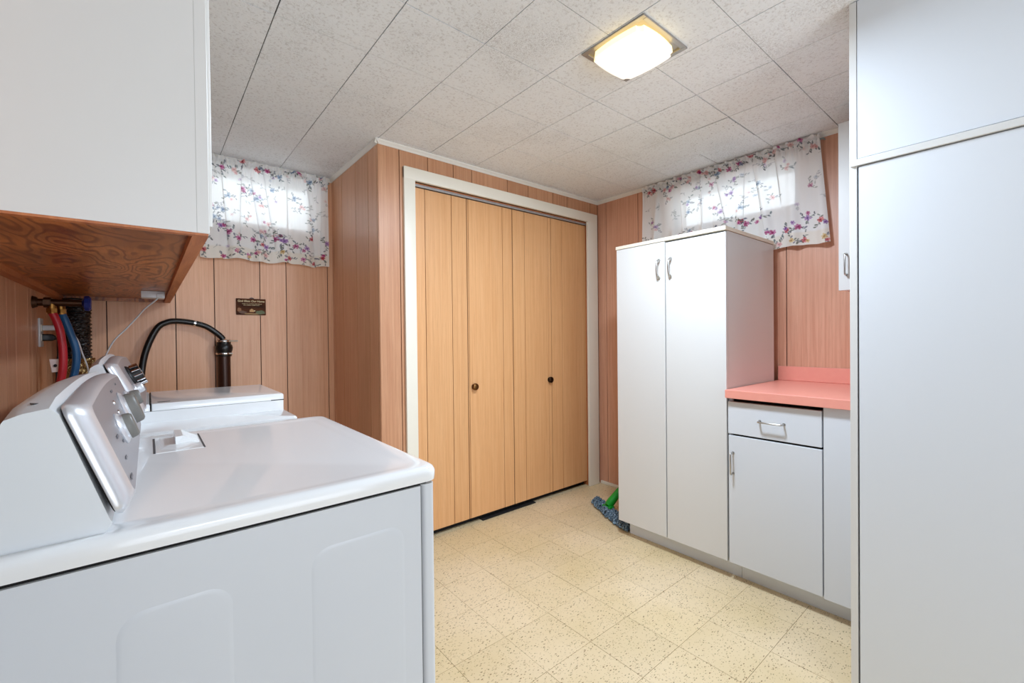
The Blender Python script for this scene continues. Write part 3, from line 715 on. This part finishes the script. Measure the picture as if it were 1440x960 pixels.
# ------------------------------------------------------------------ washer
ws = thing('washing_machine', 'white top-loading washing machine with raised lid, behind the dryer', 'washer', (.02, 1.81, 0))
WY0, WY1, WXF, WXB = 1.472, 2.155, .350, -.300
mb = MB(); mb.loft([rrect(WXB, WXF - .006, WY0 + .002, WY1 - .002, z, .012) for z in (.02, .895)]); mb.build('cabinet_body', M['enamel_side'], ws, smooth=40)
L = []
for ins, z, r in ((.003, .896, .010), (0, .899, .010), (0, .911, .010), (.003, .915, .010)):
    L.append(rrect(WXB, WXF - ins + .003, WY0 + ins, WY1 - ins, z, r))
mb = MB(); mb.loft(L); mb.build('deck', M['enamel'], ws, smooth=50)
MB().box(WXB, WXF - .004, WY0 + .006, WY1 - .006, .8945, .8965).build('deck_seam', M['ventgrey'], ws)
L = []
for ins, z, r in ((0, .915, .004), (0, .9485, .004)): L.append(rrect(-.065, .350 - ins, 1.640 + ins, 2.035 - ins, z, r))
mb = MB(); mb.loft(L); mb.build('lid_base', M['enamel'], ws, smooth=40)
L = []
for ins, z, r in ((.0, .9495, .004), (0, .9515, .004), (0, .966, .004), (.003, .970, .005), (.006, .9705, .006)): L.append(rrect(.004, .3505 - ins, 1.640 + ins, 2.035 - ins, z, r))
mb = MB(); mb.loft(L); lid = mb.build('lid', M['enamel'], ws, smooth=40)
L = []
for ins, z in ((0, .9495), (0, .966), (.003, .970)): L.append(rrect(-.065, .0005 - ins, 1.640 + ins, 2.035 - ins, z, .003))
mb = MB(); mb.loft(L); mb.build('hinge_cover', M['enamel'], ws, smooth=40)
MB().box(.312, .3508, 1.6395, 2.0355, .9487, .9512).build('lid_slit', M['dark'], lid)
mb = MB(); mb.box(.020, .034, 1.70, 1.705, .970, .9712) ; 
MB().box(.018, .048, 1.672, 1.684, .9701, .9712).build('lock_slot', M['ventgrey'], lid)
MB().box(.0008, .0036, 1.66, 2.02, .955, .9695).build('lid_gap', M['dark'], lid)
fc2, FP2, ax2, nrm2 = console(ws, 1.492, 2.140, 1.10, .9155, (-.002, .965), (-.066, 1.103), .018)
# riser under the console
mb = MB(); mb.loft([[(-.02, 1.50, z) if k == 0 else (-.02, 2.13, z) if k == 1 else (-.12, 2.13, z) if k == 2 else (-.12, 1.50, z) for k in range(4)] for z in (.915, .97)]); mb.build('console_riser', M['plastic_white'], ws)
C = FP2(1.70, .60)
kk = MB().lathe(C - nrm2 * .002, nrm2, [(.034, 0), (.035, .003), (.033, .006), (.030, .008), (.029, .026), (.0275, .029), (0, .029)], 36).build('cycle_dial', M['blackp'], fc2, smooth=40)
for q in range(12):
    a = 2 * math.pi * q / 12; d1_ = ax2 * math.cos(a) + Vector((0, 1, 0)) * math.sin(a)
    MB().cyl(C + d1_ * .0298 + nrm2 * .008, C + d1_ * .0288 + nrm2 * .0275, .0026, n=8).build('dial_rib', M['chrome'], fc2, smooth=40)
knob(fc2, FP2(1.56, .42), ax2, nrm2, .014, .018, M['fascia_trim'], .1)
knob(fc2, FP2(1.90, .55), ax2, nrm2, .018, .022, M['fascia_trim'], .1)

# ------------------------------------------------------------------ drain hose and standpipe
sp = thing('drain_standpipe', 'dark drain pipe with black rubber coupling and steel clamps on the back wall', 'pipe', (.325, 2.92, 0))
MB().cyl((.325, 2.925, 0), (.325, 2.925, 1.085), .031, n=24).build('pipe', M['pipe'], sp, smooth=60)
MB().lathe((.325, 2.925, 1.06), (0, 0, 1), [(.036, 0), (.038, .006), (.036, .022), (.041, .032), (.043, .048), (.040, .062), (.034, .068), (.034, .090), (.030, .092), (.0, .092)], 28).build('coupling', M['black'], sp, smooth=60)
for z, r in ((1.071, .0385), (1.140, .0352)):
    c = MB().lathe((.325, 2.925, z), (0, 0, 1), [(r, 0), (r + .0012, .001), (r + .0012, .009), (r, .010)], 28).build('hose_clamp', M['chrome'], sp, smooth=60)
    MB().cyl((.325 + .02, 2.925 - r - .006, z + .005), (.325 + .062 if z > 1.1 else .36, 2.925 - r - .004, z + .005), .0042, n=8).build('clamp_screw', M['steel'], c)
dh = MB().tube([(-.03, 2.84, .60), (-.032, 2.87, .90), (-.026, 2.90, 1.02), (-.005, 2.915, 1.12), (.035, 2.92, 1.215), (.075, 2.92, 1.247), (.12, 2.92, 1.254), (.188, 2.92, 1.245), (.245, 2.922, 1.226), (.29, 2.923, 1.192), (.314, 2.925, 1.168), (.322, 2.925, 1.1535)], .0148, 16, steps=10)
dho = dh.build('drain_hose', M['black'], None, smooth=70); tag(dho, 'black corrugated hose arching over the washer into the drain pipe', 'hose')
dho['label'] = 'black hose arching up behind the washer into the drain pipe'
c = MB().cyl((.190, 2.92, 1.2445), (.199, 2.92, 1.2425), .0163, n=20).build('metal_band', M['chrome'], dho, smooth=60)

# ------------------------------------------------------------------ supply pipe, valves, hoses
vp = thing('water_valve', 'brass laundry water valve with blue handle under the overhead cabinet', 'valve', (-.25, 2.42, 1.30))
VY = 2.42
MB().cyl((XL + .001, VY, 1.303), (XL + .014, VY, 1.303), .024, .018, n=20).cyl((XL + .01, VY, 1.303), (-.20, VY, 1.303), .0135, n=18).cyl((-.305, VY, 1.303), (-.285, VY, 1.303), .019, n=6).build('supply_pipe', M['bronze'], vp, smooth=40)
for x in (-.283, -.262):
    MB().cyl((x, VY + (.0 if x < -.27 else .03), 1.303), (x, VY + (.0 if x < -.27 else .03), 1.262), .0125, n=16).cyl((x, VY + (.0 if x < -.27 else .03), 1.280), (x, VY + (.0 if x < -.27 else .03), 1.264), .0165, n=6).build('hose_outlet', M['brass'], vp, smooth=40)
mb = MB(); mb.lathe((-.20, VY, 1.303), (1, 0, 0), [(.010, 0), (.020, .004), (.030, .008), (.031, .020), (.024, .026), (0, .028)], 10); lab(mb.build('valve_handle', M['bluepl'], vp), 'blue valve handle')
o = MB().tube([(-.283, VY, 1.266), (-.272, VY, 1.235), (-.262, VY, 1.19), (-.256, VY, 1.12), (-.257, VY, 1.05), (-.266, VY, .98), (-.28, 2.40, .86), (-.285, 2.36, .70)], .0125, 14).build('supply_hose', M['redh'], None, smooth=70)
tag(o, 'red rubber hot water hose hanging from the brass valve', 'hose')
MB().cyl((-.2832, VY, 1.272), (-.281, VY, 1.261), .0142, n=16).build('brass_fitting', M['brass'], o, smooth=50)
o = MB().tube([(-.262, VY + .03, 1.266), (-.252, VY + .04, 1.235), (-.238, VY + .04, 1.185), (-.224, VY + .04, 1.12), (-.224, VY + .04, 1.06), (-.235, VY + .04, 1.0), (-.25, VY + .03, .93), (-.26, VY, .75)], .0125, 14).build('supply_hose', M['blueh'], None, smooth=70)
tag(o, 'blue rubber cold water hose hanging beside the red one', 'hose')
MB().cyl((-.2622, VY + .03, 1.272), (-.2602, VY + .032, 1.261), .0142, n=16).build('brass_fitting', M['brass'], o, smooth=50)

# ------------------------------------------------------------------ dryer vent duct
vd = thing('vent_duct', 'vertical black foil wrapped vent duct in the back left corner', 'duct', (-.25, 2.84, 0))
rng = random.Random(3)
def crinkle(z0, z1, r, cx_, cy_, n=30, rings=60, amp=.006):
    mb = MB(); L = []
    for k in range(rings + 1):
        z = z0 + (z1 - z0) * k / rings
        L.append([(cx_ + (r + rng.uniform(-amp, amp) + .003 * math.sin(k * 1.7)) * math.cos(2 * math.pi * q / n), cy_ + (r + rng.uniform(-amp, amp) + .003 * math.sin(k * 1.7)) * math.sin(2 * math.pi * q / n), z) for q in range(n)])
    mb.loft(L); return mb
crinkle(1.075, 1.349, .046, -.252, 2.84, amp=.0028).build('black_sleeve', M['foilblack'], vd)
crinkle(.02, 1.075, .052, -.252, 2.84, rings=90).build('foil_section', M['foil'], vd)

# ------------------------------------------------------------------ outlet, plugs, cords
ot = thing('wall_outlet', 'white double wall outlet on the left panelled wall', 'outlet', (XL, 2.56, 1.19))
MB().box(XL, XL + .006, 2.525, 2.597, 1.133, 1.247, .002).build('cover_plate', M['plastic_white'], ot, smooth=40)
for z in (1.208, 1.170): MB().box(XL + .006, XL + .008, 2.546, 2.578, z - .014, z + .014, .002).build('socket', M['lam_edge'], ot)
p1 = thing('power_plug', 'white plug and cord in the upper socket of the outlet', 'plug', (XL, 2.56, 1.208))
MB().box(XL + .008, XL + .058, 2.548, 2.576, 1.198, 1.219, .004).build('plug_body', M['plastic_white'], p1, smooth=40)
MB().tube([(XL + .055, 2.56, 1.208), (-.262, 2.585, 1.205), (-.235, 2.62, 1.165), (-.222, 2.66, 1.10), (-.205, 2.66, 1.03), (-.20, 2.6, .95)], .0028, 8).build('cord', M['plastic_white'], p1, smooth=60)
p2 = thing('power_plug', 'black plug and cord in the lower socket of the outlet', 'plug', (XL, 2.56, 1.170))
MB().loft([rrect(2.546, 2.578, 1.156, 1.184, 0, .006), rrect(2.546, 2.578, 1.156, 1.184, .02, .006), rrect(2.553, 2.571, 1.162, 1.178, .032, .005)]) 
mb = MB(); mb.loft([[(XL + .008 + z, x, y) for x, y, z in rrect(2.546, 2.578, 1.156, 1.184, zz, .006)] for zz in (0, .026)] + [[(XL + .008 + z, x, y) for x, y, z in rrect(2.553, 2.571, 1.160, 1.176, .036, .005)]]); mb.build('plug_body', M['blackp'], p2, smooth=40)
MB().tube([(XL + .042, 2.562, 1.168), (XL + .052, 2.562, 1.158), (XL + .054, 2.55, 1.12), (XL + .050, 2.53, 1.05), (XL + .048, 2.51, .95), (XL + .03, 2.45, .8)], .0042, 8).build('cord', M['blackp'], p2, smooth=60)
tg = MB()
tg.loft([[(XL + .040, 2.492, 1.032), (XL + .080, 2.522, 1.034), (XL + .074, 2.517, 1.084), (XL + .034, 2.487, 1.084)], [(XL + .0395, 2.4925, 1.032), (XL + .0795, 2.5225, 1.034), (XL + .0735, 2.5175, 1.084), (XL + .0335, 2.4875, 1.084)]])
tgo = tg.build('care_tag', M['tag'], p2); lab(tgo, 'pale paper warning tag on the black cord')
mb = MB(); mb.cyl((XL + .049, 2.4945, 1.058), (XL + .0496, 2.4938, 1.058), .006, n=12); mb.build('tag_print', M['blackp'], tgo)

jb = thing('adapter_box', 'small white adapter box under the front edge of the overhead cabinet', 'adapter', (.02, 2.5, 1.35))
MB().box(-.022, .058, 2.46, 2.54, 1.338, 1.3675, .003).build('case', M['plastic_white'], jb, smooth=40)
MB().box(.030, .052, 2.452, 2.462, 1.341, 1.357, .002).build('plug_end', M['plastic_white'], jb)
MB().tube([(.040, 2.455, 1.348), (.028, 2.47, 1.330), (-.010, 2.50, 1.292), (-.035, 2.53, 1.258), (-.075, 2.56, 1.205), (-.115, 2.58, 1.155), (-.142, 2.6, 1.095), (-.155, 2.6, 1.04), (-.16, 2.58, .95)], .0031, 8).build('cord', M['plastic_white'], jb, smooth=60)

# ------------------------------------------------------------------ wall plaque
pq = thing('wall_plaque', 'small dark wooden plaque with gold lettering and a painted cottage', 'plaque', (.468, YF - .01, 1.345))
px0, px1, pz0, pz1 = .393, .545, 1.297, 1.392
MB().box(px0, px1, YF - .010, YF - .0005, pz0, pz1, .002, 1).build('board', wood('plaque_wood', srgb(92, 50, 24), srgb(46, 22, 10), .7, grain=(12, 12, 40), var=0, spec=.2), pq)
mb = MB(); L = []
for y in (YF - .008, YF - .003): L.append([(.472 + .013 * math.cos(a), y, pz1 - .002 + .009 * math.sin(a)) for a in [math.pi * q / 10 for q in range(11)]])
mb.loft(L); mb.build('hanging_tab', M['pipe'], pq)
def text(body, x, z, size, m, parent, name='lettering', shear=0):
    cu = bpy.data.curves.new(name, 'FONT'); cu.body = body; cu.size = size; cu.align_x = 'CENTER'; cu.extrude = .0002; cu.offset = size * .012; cu.shear = shear
    cu.materials.append(m); o = bpy.data.objects.new(name, cu); COL.objects.link(o)
    o.parent = parent; o.matrix_parent_inverse = Matrix.Translation(-parent.location)
    o.rotation_euler = (math.radians(90), 0, 0); o.location = (x, YF - .0103, z)
    bpy.context.view_layer.update(); me = bpy.data.meshes.new_from_object(o.evaluated_get(bpy.context.evaluated_depsgraph_get()))
    q = bpy.data.objects.new(name, me); COL.objects.link(q); q.parent = parent; q.matrix_parent_inverse = o.matrix_parent_inverse.copy(); q.rotation_euler = o.rotation_euler; q.location = o.location
    bpy.data.objects.remove(o); return q
text('God Bless Our Home', .469, 1.3725, .0155, M['gold'], pq, shear=.15)
# tiny verse lines (illegible in the photograph): rows of short gold strokes
for row, (z, xa, xb) in enumerate(((1.3615, .423, .520), (1.353, .430, .512))):
    mb = MB(); x = xa
    while x < xb:
        w_ = rng.uniform(.003, .007); mb.box(x, x + w_, YF - .0106, YF - .0101, z - .0011, z + .0011 * rng.uniform(.4, 1.4)); x += w_ + rng.uniform(.0012, .003)
    mb.build('verse_line', M['gold'], pq)
def blob(name, x, z, rx, rz, col, seed, yy):
    r_ = random.Random(seed); mb = MB(); L = []
    rad = [r_.uniform(.75, 1.1) for _ in range(18)]
    for y in (yy + .0002, yy): L.append([(x + rx * rad[q] * math.cos(2 * math.pi * q / 18), y, z + rz * rad[q] * math.sin(2 * math.pi * q / 18)) for q in range(18)])
    mb.loft(L); mb.build(name, col, pq)
blob('painted_bush', .408, 1.326, .011, .013, mat('plaque_orange', srgb(140, 88, 40), .5), 1, YF - .0103)
blob('painted_bush', .425, 1.312, .020, .009, mat('plaque_brown', srgb(96, 58, 26), .5), 2, YF - .0104)
blob('painted_meadow', .515, 1.313, .026, .013, mat('plaque_green', srgb(86, 92, 50), .5), 3, YF - .0103)
blob('painted_meadow', .470, 1.303, .040, .005, mat('plaque_path', srgb(150, 112, 58), .5), 4, YF - .0105)
mb = MB(); mb.loft([[(.460, y, 1.314), (.482, y, 1.314), (.482, y, 1.325), (.471, y, 1.334), (.460, y, 1.325)] for y in (YF - .0103, YF - .0106)]); mb.build('painted_cottage', mat('plaque_cottage', srgb(186, 142, 84), .5), pq)
mb = MB().box(.483, .489, YF - .0107, YF - .0102, 1.318, 1.324); mb.build('painted_window', M['gold'], pq)

# ------------------------------------------------------------------ mop
mp = thing('mop', 'blue-grey yarn dust mop with green socket lying beside the tall cabinet', 'mop', (2.3, 1.8, 0))
rng = random.Random(11)
mb = MB()
spine = [Vector((2.352, 1.950, .02)), Vector((2.315, 1.885, .02)), Vector((2.275, 1.80, .02)), Vector((2.235, 1.70, .02)), Vector((2.205, 1.615, .02)), Vector((2.185, 1.555, .02))]
def spt(u):
    f_ = u * (len(spine) - 1); i = min(int(f_), len(spine) - 2); return spine[i].lerp(spine[i + 1], f_ - i), (spine[i + 1] - spine[i]).normalized()
for k in range(330):
    u = rng.random(); p, d = spt(u); side = rng.choice((-1, 1)); nrm_ = Vector((-d.y, d.x, 0)) * side
    if u < .1: nrm_ = (nrm_ + -d * rng.uniform(0, 1.6)).normalized()
    wd = (.034 + .020 * math.sin(math.pi * min(1, (1 - u) * 1.5 + .1))) * rng.uniform(.6, 1.05); a = p + nrm_ * wd * rng.uniform(0, .45); jj = d * rng.uniform(-.010, .010)
    h0 = rng.uniform(.018, .040)
    mb.tube([a + Vector((0, 0, h0 - .022)), a + nrm_ * wd * .35 + jj + Vector((0, 0, h0 - .012)), a + nrm_ * wd * .7 + jj * 1.5 + Vector((0, 0, -.004)), a + nrm_ * wd * .55 + jj * 2.2 + d * .008 + Vector((0, 0, -.010)), ], rng.uniform(.0045, .0068), 6, steps=3)
mb.build('yarn_head', M['yarn'], mp, smooth=80, kind='stuff')
hd = Vector((2.70, 1.59, .55)) - Vector((2.285, 1.80, .055))
P0 = Vector((2.285, 1.80, .050)); dn = hd.normalized()
MB().cyl(P0, P0 + dn * .03, .024, .027, n=20).cyl(P0 + dn * .03, P0 + dn * .18, .027, .019, n=20).build('socket', M['green'], mp, smooth=50)
MB().box(2.262, 2.308, 1.765, 1.835, .030, .052, .006).build('head_clip', M['green'], mp, smooth=50)
MB().cyl(P0 + dn * .15, P0 + hd * .985, .0115, n=16).build('handle', M['green'], mp, smooth=50)

# ------------------------------------------------------------------ curtains
def draw_print(W, Hh, nx, ny, seed, cream=1.0, placements=None, density=1.0):
    """returns (ny+1, nx+1, 3) linear colours; x to the right, y downward in metres"""
    r_ = random.Random(seed)
    base = np.array(srgb(250, 249, 248)[:3]); img = np.tile(base, (ny + 1, nx + 1, 1)).astype(np.float64)
    xs = np.linspace(0, W, nx + 1)[None, :]; ys = np.linspace(0, Hh, ny + 1)[:, None]
    # cream woven border along the hem
    hem = np.clip((ys - (Hh - .075)) / .01, 0, 1) * np.ones_like(xs); img = img * (1 - hem[..., None] * .5) + np.array(srgb(243, 234, 214)[:3]) * hem[..., None] * .5
    def paint(mask, col, a=1.0):
        mk = np.clip(mask, 0, 1)[..., None] * a; img[:] = img * (1 - mk) + np.array(col[:3]) * mk
    def ell(x, y, rx, ry, ang, col, a=1.0):
        # restrict to a window for speed
        R_ = max(rx, ry) * 1.5; i0 = max(0, int((x - R_) / W * nx)); i1 = min(nx + 1, int((x + R_) / W * nx) + 2); j0 = max(0, int((y - R_) / Hh * ny)); j1 = min(ny + 1, int((y + R_) / Hh * ny) + 2)
        if i0 >= i1 or j0 >= j1: return
        dx = xs[:, i0:i1] - x; dy = ys[j0:j1] - y; c, s_ = math.cos(ang), math.sin(ang)
        q = np.sqrt(((dx * c + dy * s_) / rx) ** 2 + ((-dx * s_ + dy * c) / ry) ** 2)
        mk = np.clip((1.15 - q) / .3, 0, 1)[..., None] * a; sub = img[j0:j1, i0:i1]; sub[:] = sub * (1 - mk) + np.array(col[:3]) * mk
    def stem(x, y, ang, ln, col, a):
        n_ = int(ln / .003)
        for k in range(n_):
            ell(x, y, .0022, .0013, ang, col, a); x += .003 * math.cos(ang); y += .003 * math.sin(ang); ang += r_.uniform(-.12, .12)
            if k % 4 == 3:
                b_ = ang + r_.choice((-1, 1)) * r_.uniform(.6, 1.1); l_ = r_.uniform(.007, .012)
                ell(x + l_ * math.cos(b_), y + l_ * math.sin(b_), l_ * .75, l_ * .36, b_, leafc(), a)
        return x, y
    leafs = [srgb(84, 100, 108), srgb(76, 80, 86), srgb(98, 116, 122), srgb(120, 128, 120), srgb(90, 96, 78), srgb(104, 104, 130)]
    def leafc(): return r_.choice(leafs)
    petals = {'m': [srgb(180, 50, 120), srgb(206, 112, 168), srgb(150, 36, 96)], 'p': [srgb(150, 98, 176), srgb(184, 140, 200), srgb(112, 74, 140)], 'r': [srgb(196, 60, 80), srgb(228, 130, 134), srgb(150, 40, 50)],
              'y': [srgb(214, 178, 112), srgb(232, 206, 150), srgb(176, 136, 80)], 'b': [srgb(120, 146, 176), srgb(160, 180, 200), srgb(96, 114, 150)], 'k': [srgb(232, 178, 178), srgb(240, 204, 200), srgb(214, 150, 150)]}
    def flower(x, y, sz, kind, a=1.0):
        cs_ = petals[kind]
        for k in range(6):
            t_ = k * 1.05 + r_.random() * .4; rr_ = sz * r_.uniform(.45, .75)
            ell(x + rr_ * math.cos(t_), y + rr_ * math.sin(t_), sz * r_.uniform(.38, .5), sz * .32, t_, r_.choice(cs_[:2]), a)
        ell(x, y, sz * .35, sz * .3, 0, cs_[2], a)
    def spray(x, y, sc, kinds, a=1.0):
        ang = r_.uniform(-3.1, 3.1)
        for k in range(r_.choice((2, 3))):
            stem(x, y, ang + k * 2.1 + r_.uniform(-.4, .4), sc * r_.uniform(.03, .05), r_.choice(leafs[:2]), a)
        flower(x, y, sc * .0155, r_.choice(kinds), a)
        if r_.random() < .7: flower(x + r_.uniform(-.03, .03) * sc, y + r_.uniform(-.025, .025) * sc, sc * .011, r_.choice(kinds), a)
    # faint all-over sprigs
    for k in range(int(46 * density)): 
        x, y = r_.uniform(0, W), r_.uniform(.03, Hh - .05); stem(x, y, r_.uniform(-3, 3), r_.uniform(.02, .05), r_.choice(leafs[2:]), .35)
        if r_.random() < .5: flower(x, y, .010, r_.choice('bpk'), .3)
    # medium sprays
    for k in range(int(22 * density)): spray(r_.uniform(.02, W - .02), r_.uniform(Hh * .12, Hh * .75), .9, 'pbmk', .55)
    # band of strong sprays along the lower third
    n_ = int(W / .055)
    for k in range(n_): spray((k + .5) * W / n_ + r_.uniform(-.02, .02), Hh - r_.uniform(.075, .20), 1.0, 'mmppr', .85)
    n_ = int(W / .06)
    for k in range(n_): spray((k + .5) * W / n_ + r_.uniform(-.02, .02), Hh - r_.uniform(.012, .065), .9, 'yrymk', .85)
    # and along the heading
    n_ = int(W / .06)
    for k in range(n_): spray((k + .5) * W / n_ + r_.uniform(-.02, .02), r_.uniform(.0, .07), 1.0, 'rkkmb', .8)
    return img

def curtain(name, label, axis, a0, a1, wall, sign, zrod, zbot, seed, folds, flare=(0, 0), nx=430, ny=270, hemw=.006):
    W = abs(a1 - a0); ztop = H - .004; Hh = ztop - zbot
    root = thing(name, label, 'curtain', ((a0 + a1) / 2, wall + sign * .04, zbot) if axis == 'x' else (wall + sign * .04, (a0 + a1) / 2, zbot))
    img = draw_print(W, Hh, nx, ny, seed)
    r_ = random.Random(seed + 5); ph = [r_.uniform(0, 6.28) for _ in range(8)]
    u = np.linspace(0, 1, nx + 1)[None, :]; v = np.linspace(0, 1, ny + 1)[:, None]
    s = u * W; z = ztop - v * Hh + 0 * u
    vr = (ztop - zrod) / Hh    # rod position in v
    below = np.clip((v - vr) / (1 - vr), 0, 1); above = np.clip((vr - v) / vr, 0, 1)
    off = .034 + .006 * below + .006 * above + 0 * u
    # gathers: fine at the rod, broad below
    fine = np.sin(s * 2 * math.pi / .021 + ph[0] + 2 * np.sin(s * 9)) + .6 * np.sin(s * 2 * math.pi / .034 + ph[1])
    near = np.exp(-np.abs(v - vr) * Hh / .035)
    off = off + .0085 * fine * near + .0065 * above * np.sin(s * 2 * math.pi / .03 + ph[2]) * (1 + .5 * np.sin(s * 31))
    broad = np.sin(s * 2 * math.pi / .115 + ph[3] + .9 * np.sin(s * 7 + ph[4]) + .5 * below) + .5 * np.sin(s * 2 * math.pi / .067 + ph[5] + below)
    off = off + .0095 * broad * np.clip(below * 2.5, 0, 1) * (.55 + .6 * below)
    zf = 0 * s
    for (s0, s1, v1, dep, wd) in folds:
        sl = s0 + (s1 - s0) * np.clip(below / max(v1, .01), 0, 1)
        fade = np.clip((v1 - below) / .12 + 1, 0, 1) * np.clip(below / .05, 0, 1)
        d = (s - sl) / wd
        zf = zf - 2.6 * wd * .8 * d * np.exp(-d * d / 1.6) * fade
        off = off - 1.1 * dep * np.exp(-d * d) * fade + dep * .7 * np.exp(-((d - 2.2) / 1.4) ** 2) * fade
    # rod pocket bulge
    off = off + .012 * np.exp(-((v - vr) * Hh / .008) ** 2) - .008 * np.exp(-((v - vr) * Hh / .022) ** 2)
    # heading frill wavers in height, hem wavers too
    z = z - above ** 1.5 * .006 * (1 + np.sin(s * 2 * math.pi / .055 + ph[6])) - below * hemw * (np.sin(s * 2 * math.pi / .26 + ph[7]) + .4 * np.sin(s * 2 * math.pi / .11))
    off = np.clip(off, .010, None)
    sa = a0 + (a1 - a0) * u + 0 * v
    sa = sa + np.sign(a1 - a0) * zf
    sa = sa + np.sign(a1 - a0) * below * (flare[1] * u - flare[0] * (1 - u))
    if axis == 'x': P = np.stack([sa, wall + sign * off, z], -1)
    else: P = np.stack([wall + sign * off, sa, z], -1)
    P = P.reshape(-1, 3)
    idx = np.arange((nx + 1) * (ny + 1)).reshape(ny + 1, nx + 1)
    q = np.stack([idx[:-1, :-1], idx[1:, :-1], idx[1:, 1:], idx[:-1, 1:]], -1).reshape(-1, 4)
    me = bpy.data.meshes.new('fabric_panel'); me.vertices.add(len(P)); me.vertices.foreach_set('co', P.ravel().astype(np.float32))
    me.loops.add(q.size); me.loops.foreach_set('vertex_index', q.ravel().astype(np.int32)); me.polygons.add(len(q)); me.polygons.foreach_set('loop_start', np.arange(0, q.size, 4, dtype=np.int32))
    me.update(calc_edges=True); me.polygons.foreach_set('use_smooth', [True] * len(q))
    ca = me.color_attributes.new('print', 'FLOAT_COLOR', 'POINT'); c4 = np.concatenate([img.reshape(-1, 3), np.ones((len(P), 1))], 1); ca.data.foreach_set('color', c4.ravel().astype(np.float32))
    link('fabric_panel', me, M['cloth'], root)
    rodp = [(a0 - .012 * np.sign(a1 - a0), wall + sign * .022, zrod), (a1 + .012 * np.sign(a1 - a0), wall + sign * .022, zrod)] if axis == 'x' else [(wall + sign * .022, a0 - .012 * np.sign(a1 - a0), zrod), (wall + sign * .022, a1 + .012 * np.sign(a1 - a0), zrod)]
    MB().cyl(rodp[0], rodp[1], .0045, n=12).build('curtain_rod', M['rod'], root, smooth=60)
    for p_ in rodp:
        e = Vector(p_); w2 = Vector((e.x, wall, e.z)) if axis == 'x' else Vector((wall, e.y, e.z))
        MB().cyl(e, w2, .004, n=10).build('rod_bracket', M['rod'], root)
    return root
# left curtain: x from about 0 to .90, folds given by distance from its left end
curtain('curtain', 'short white floral curtain gathered over the left window', 'x', .225, .905, YF, -1, 2.158, 1.612, 21,
        [(.10, .13, .75, .010, .006), (.205, .19, .70, .012, .006), (.24, .29, .72, .012, .006), (.31, .37, .78, .016, .0065), (.44, .44, .8, .008, .008), (.55, .60, .95, .016, .008), (.645, .63, .9, .010, .008)], flare=(.0, 0), hemw=.006)
# right curtain: seen from the room it runs from y=1.79 (left) to y=.72 (right)
curtain('curtain', 'wide white floral curtain gathered over the right window above the tall cabinet', 'y', 1.79, .735, XR - PT, -1, 2.160, 1.622, 34,
        [(.10, .08, .9, .012, .008), (.27, .29, .8, .010, .007), (.41, .42, .9, .015, .006), (.50, .57, .7, .009, .010), (.68, .66, .6, .008, .008), (.72, .78, .95, .009, .010), (.84, .85, .5, .006, .010)], flare=(.01, .045), nx=500, ny=260, hemw=.004)

bpy.context.view_layer.update()
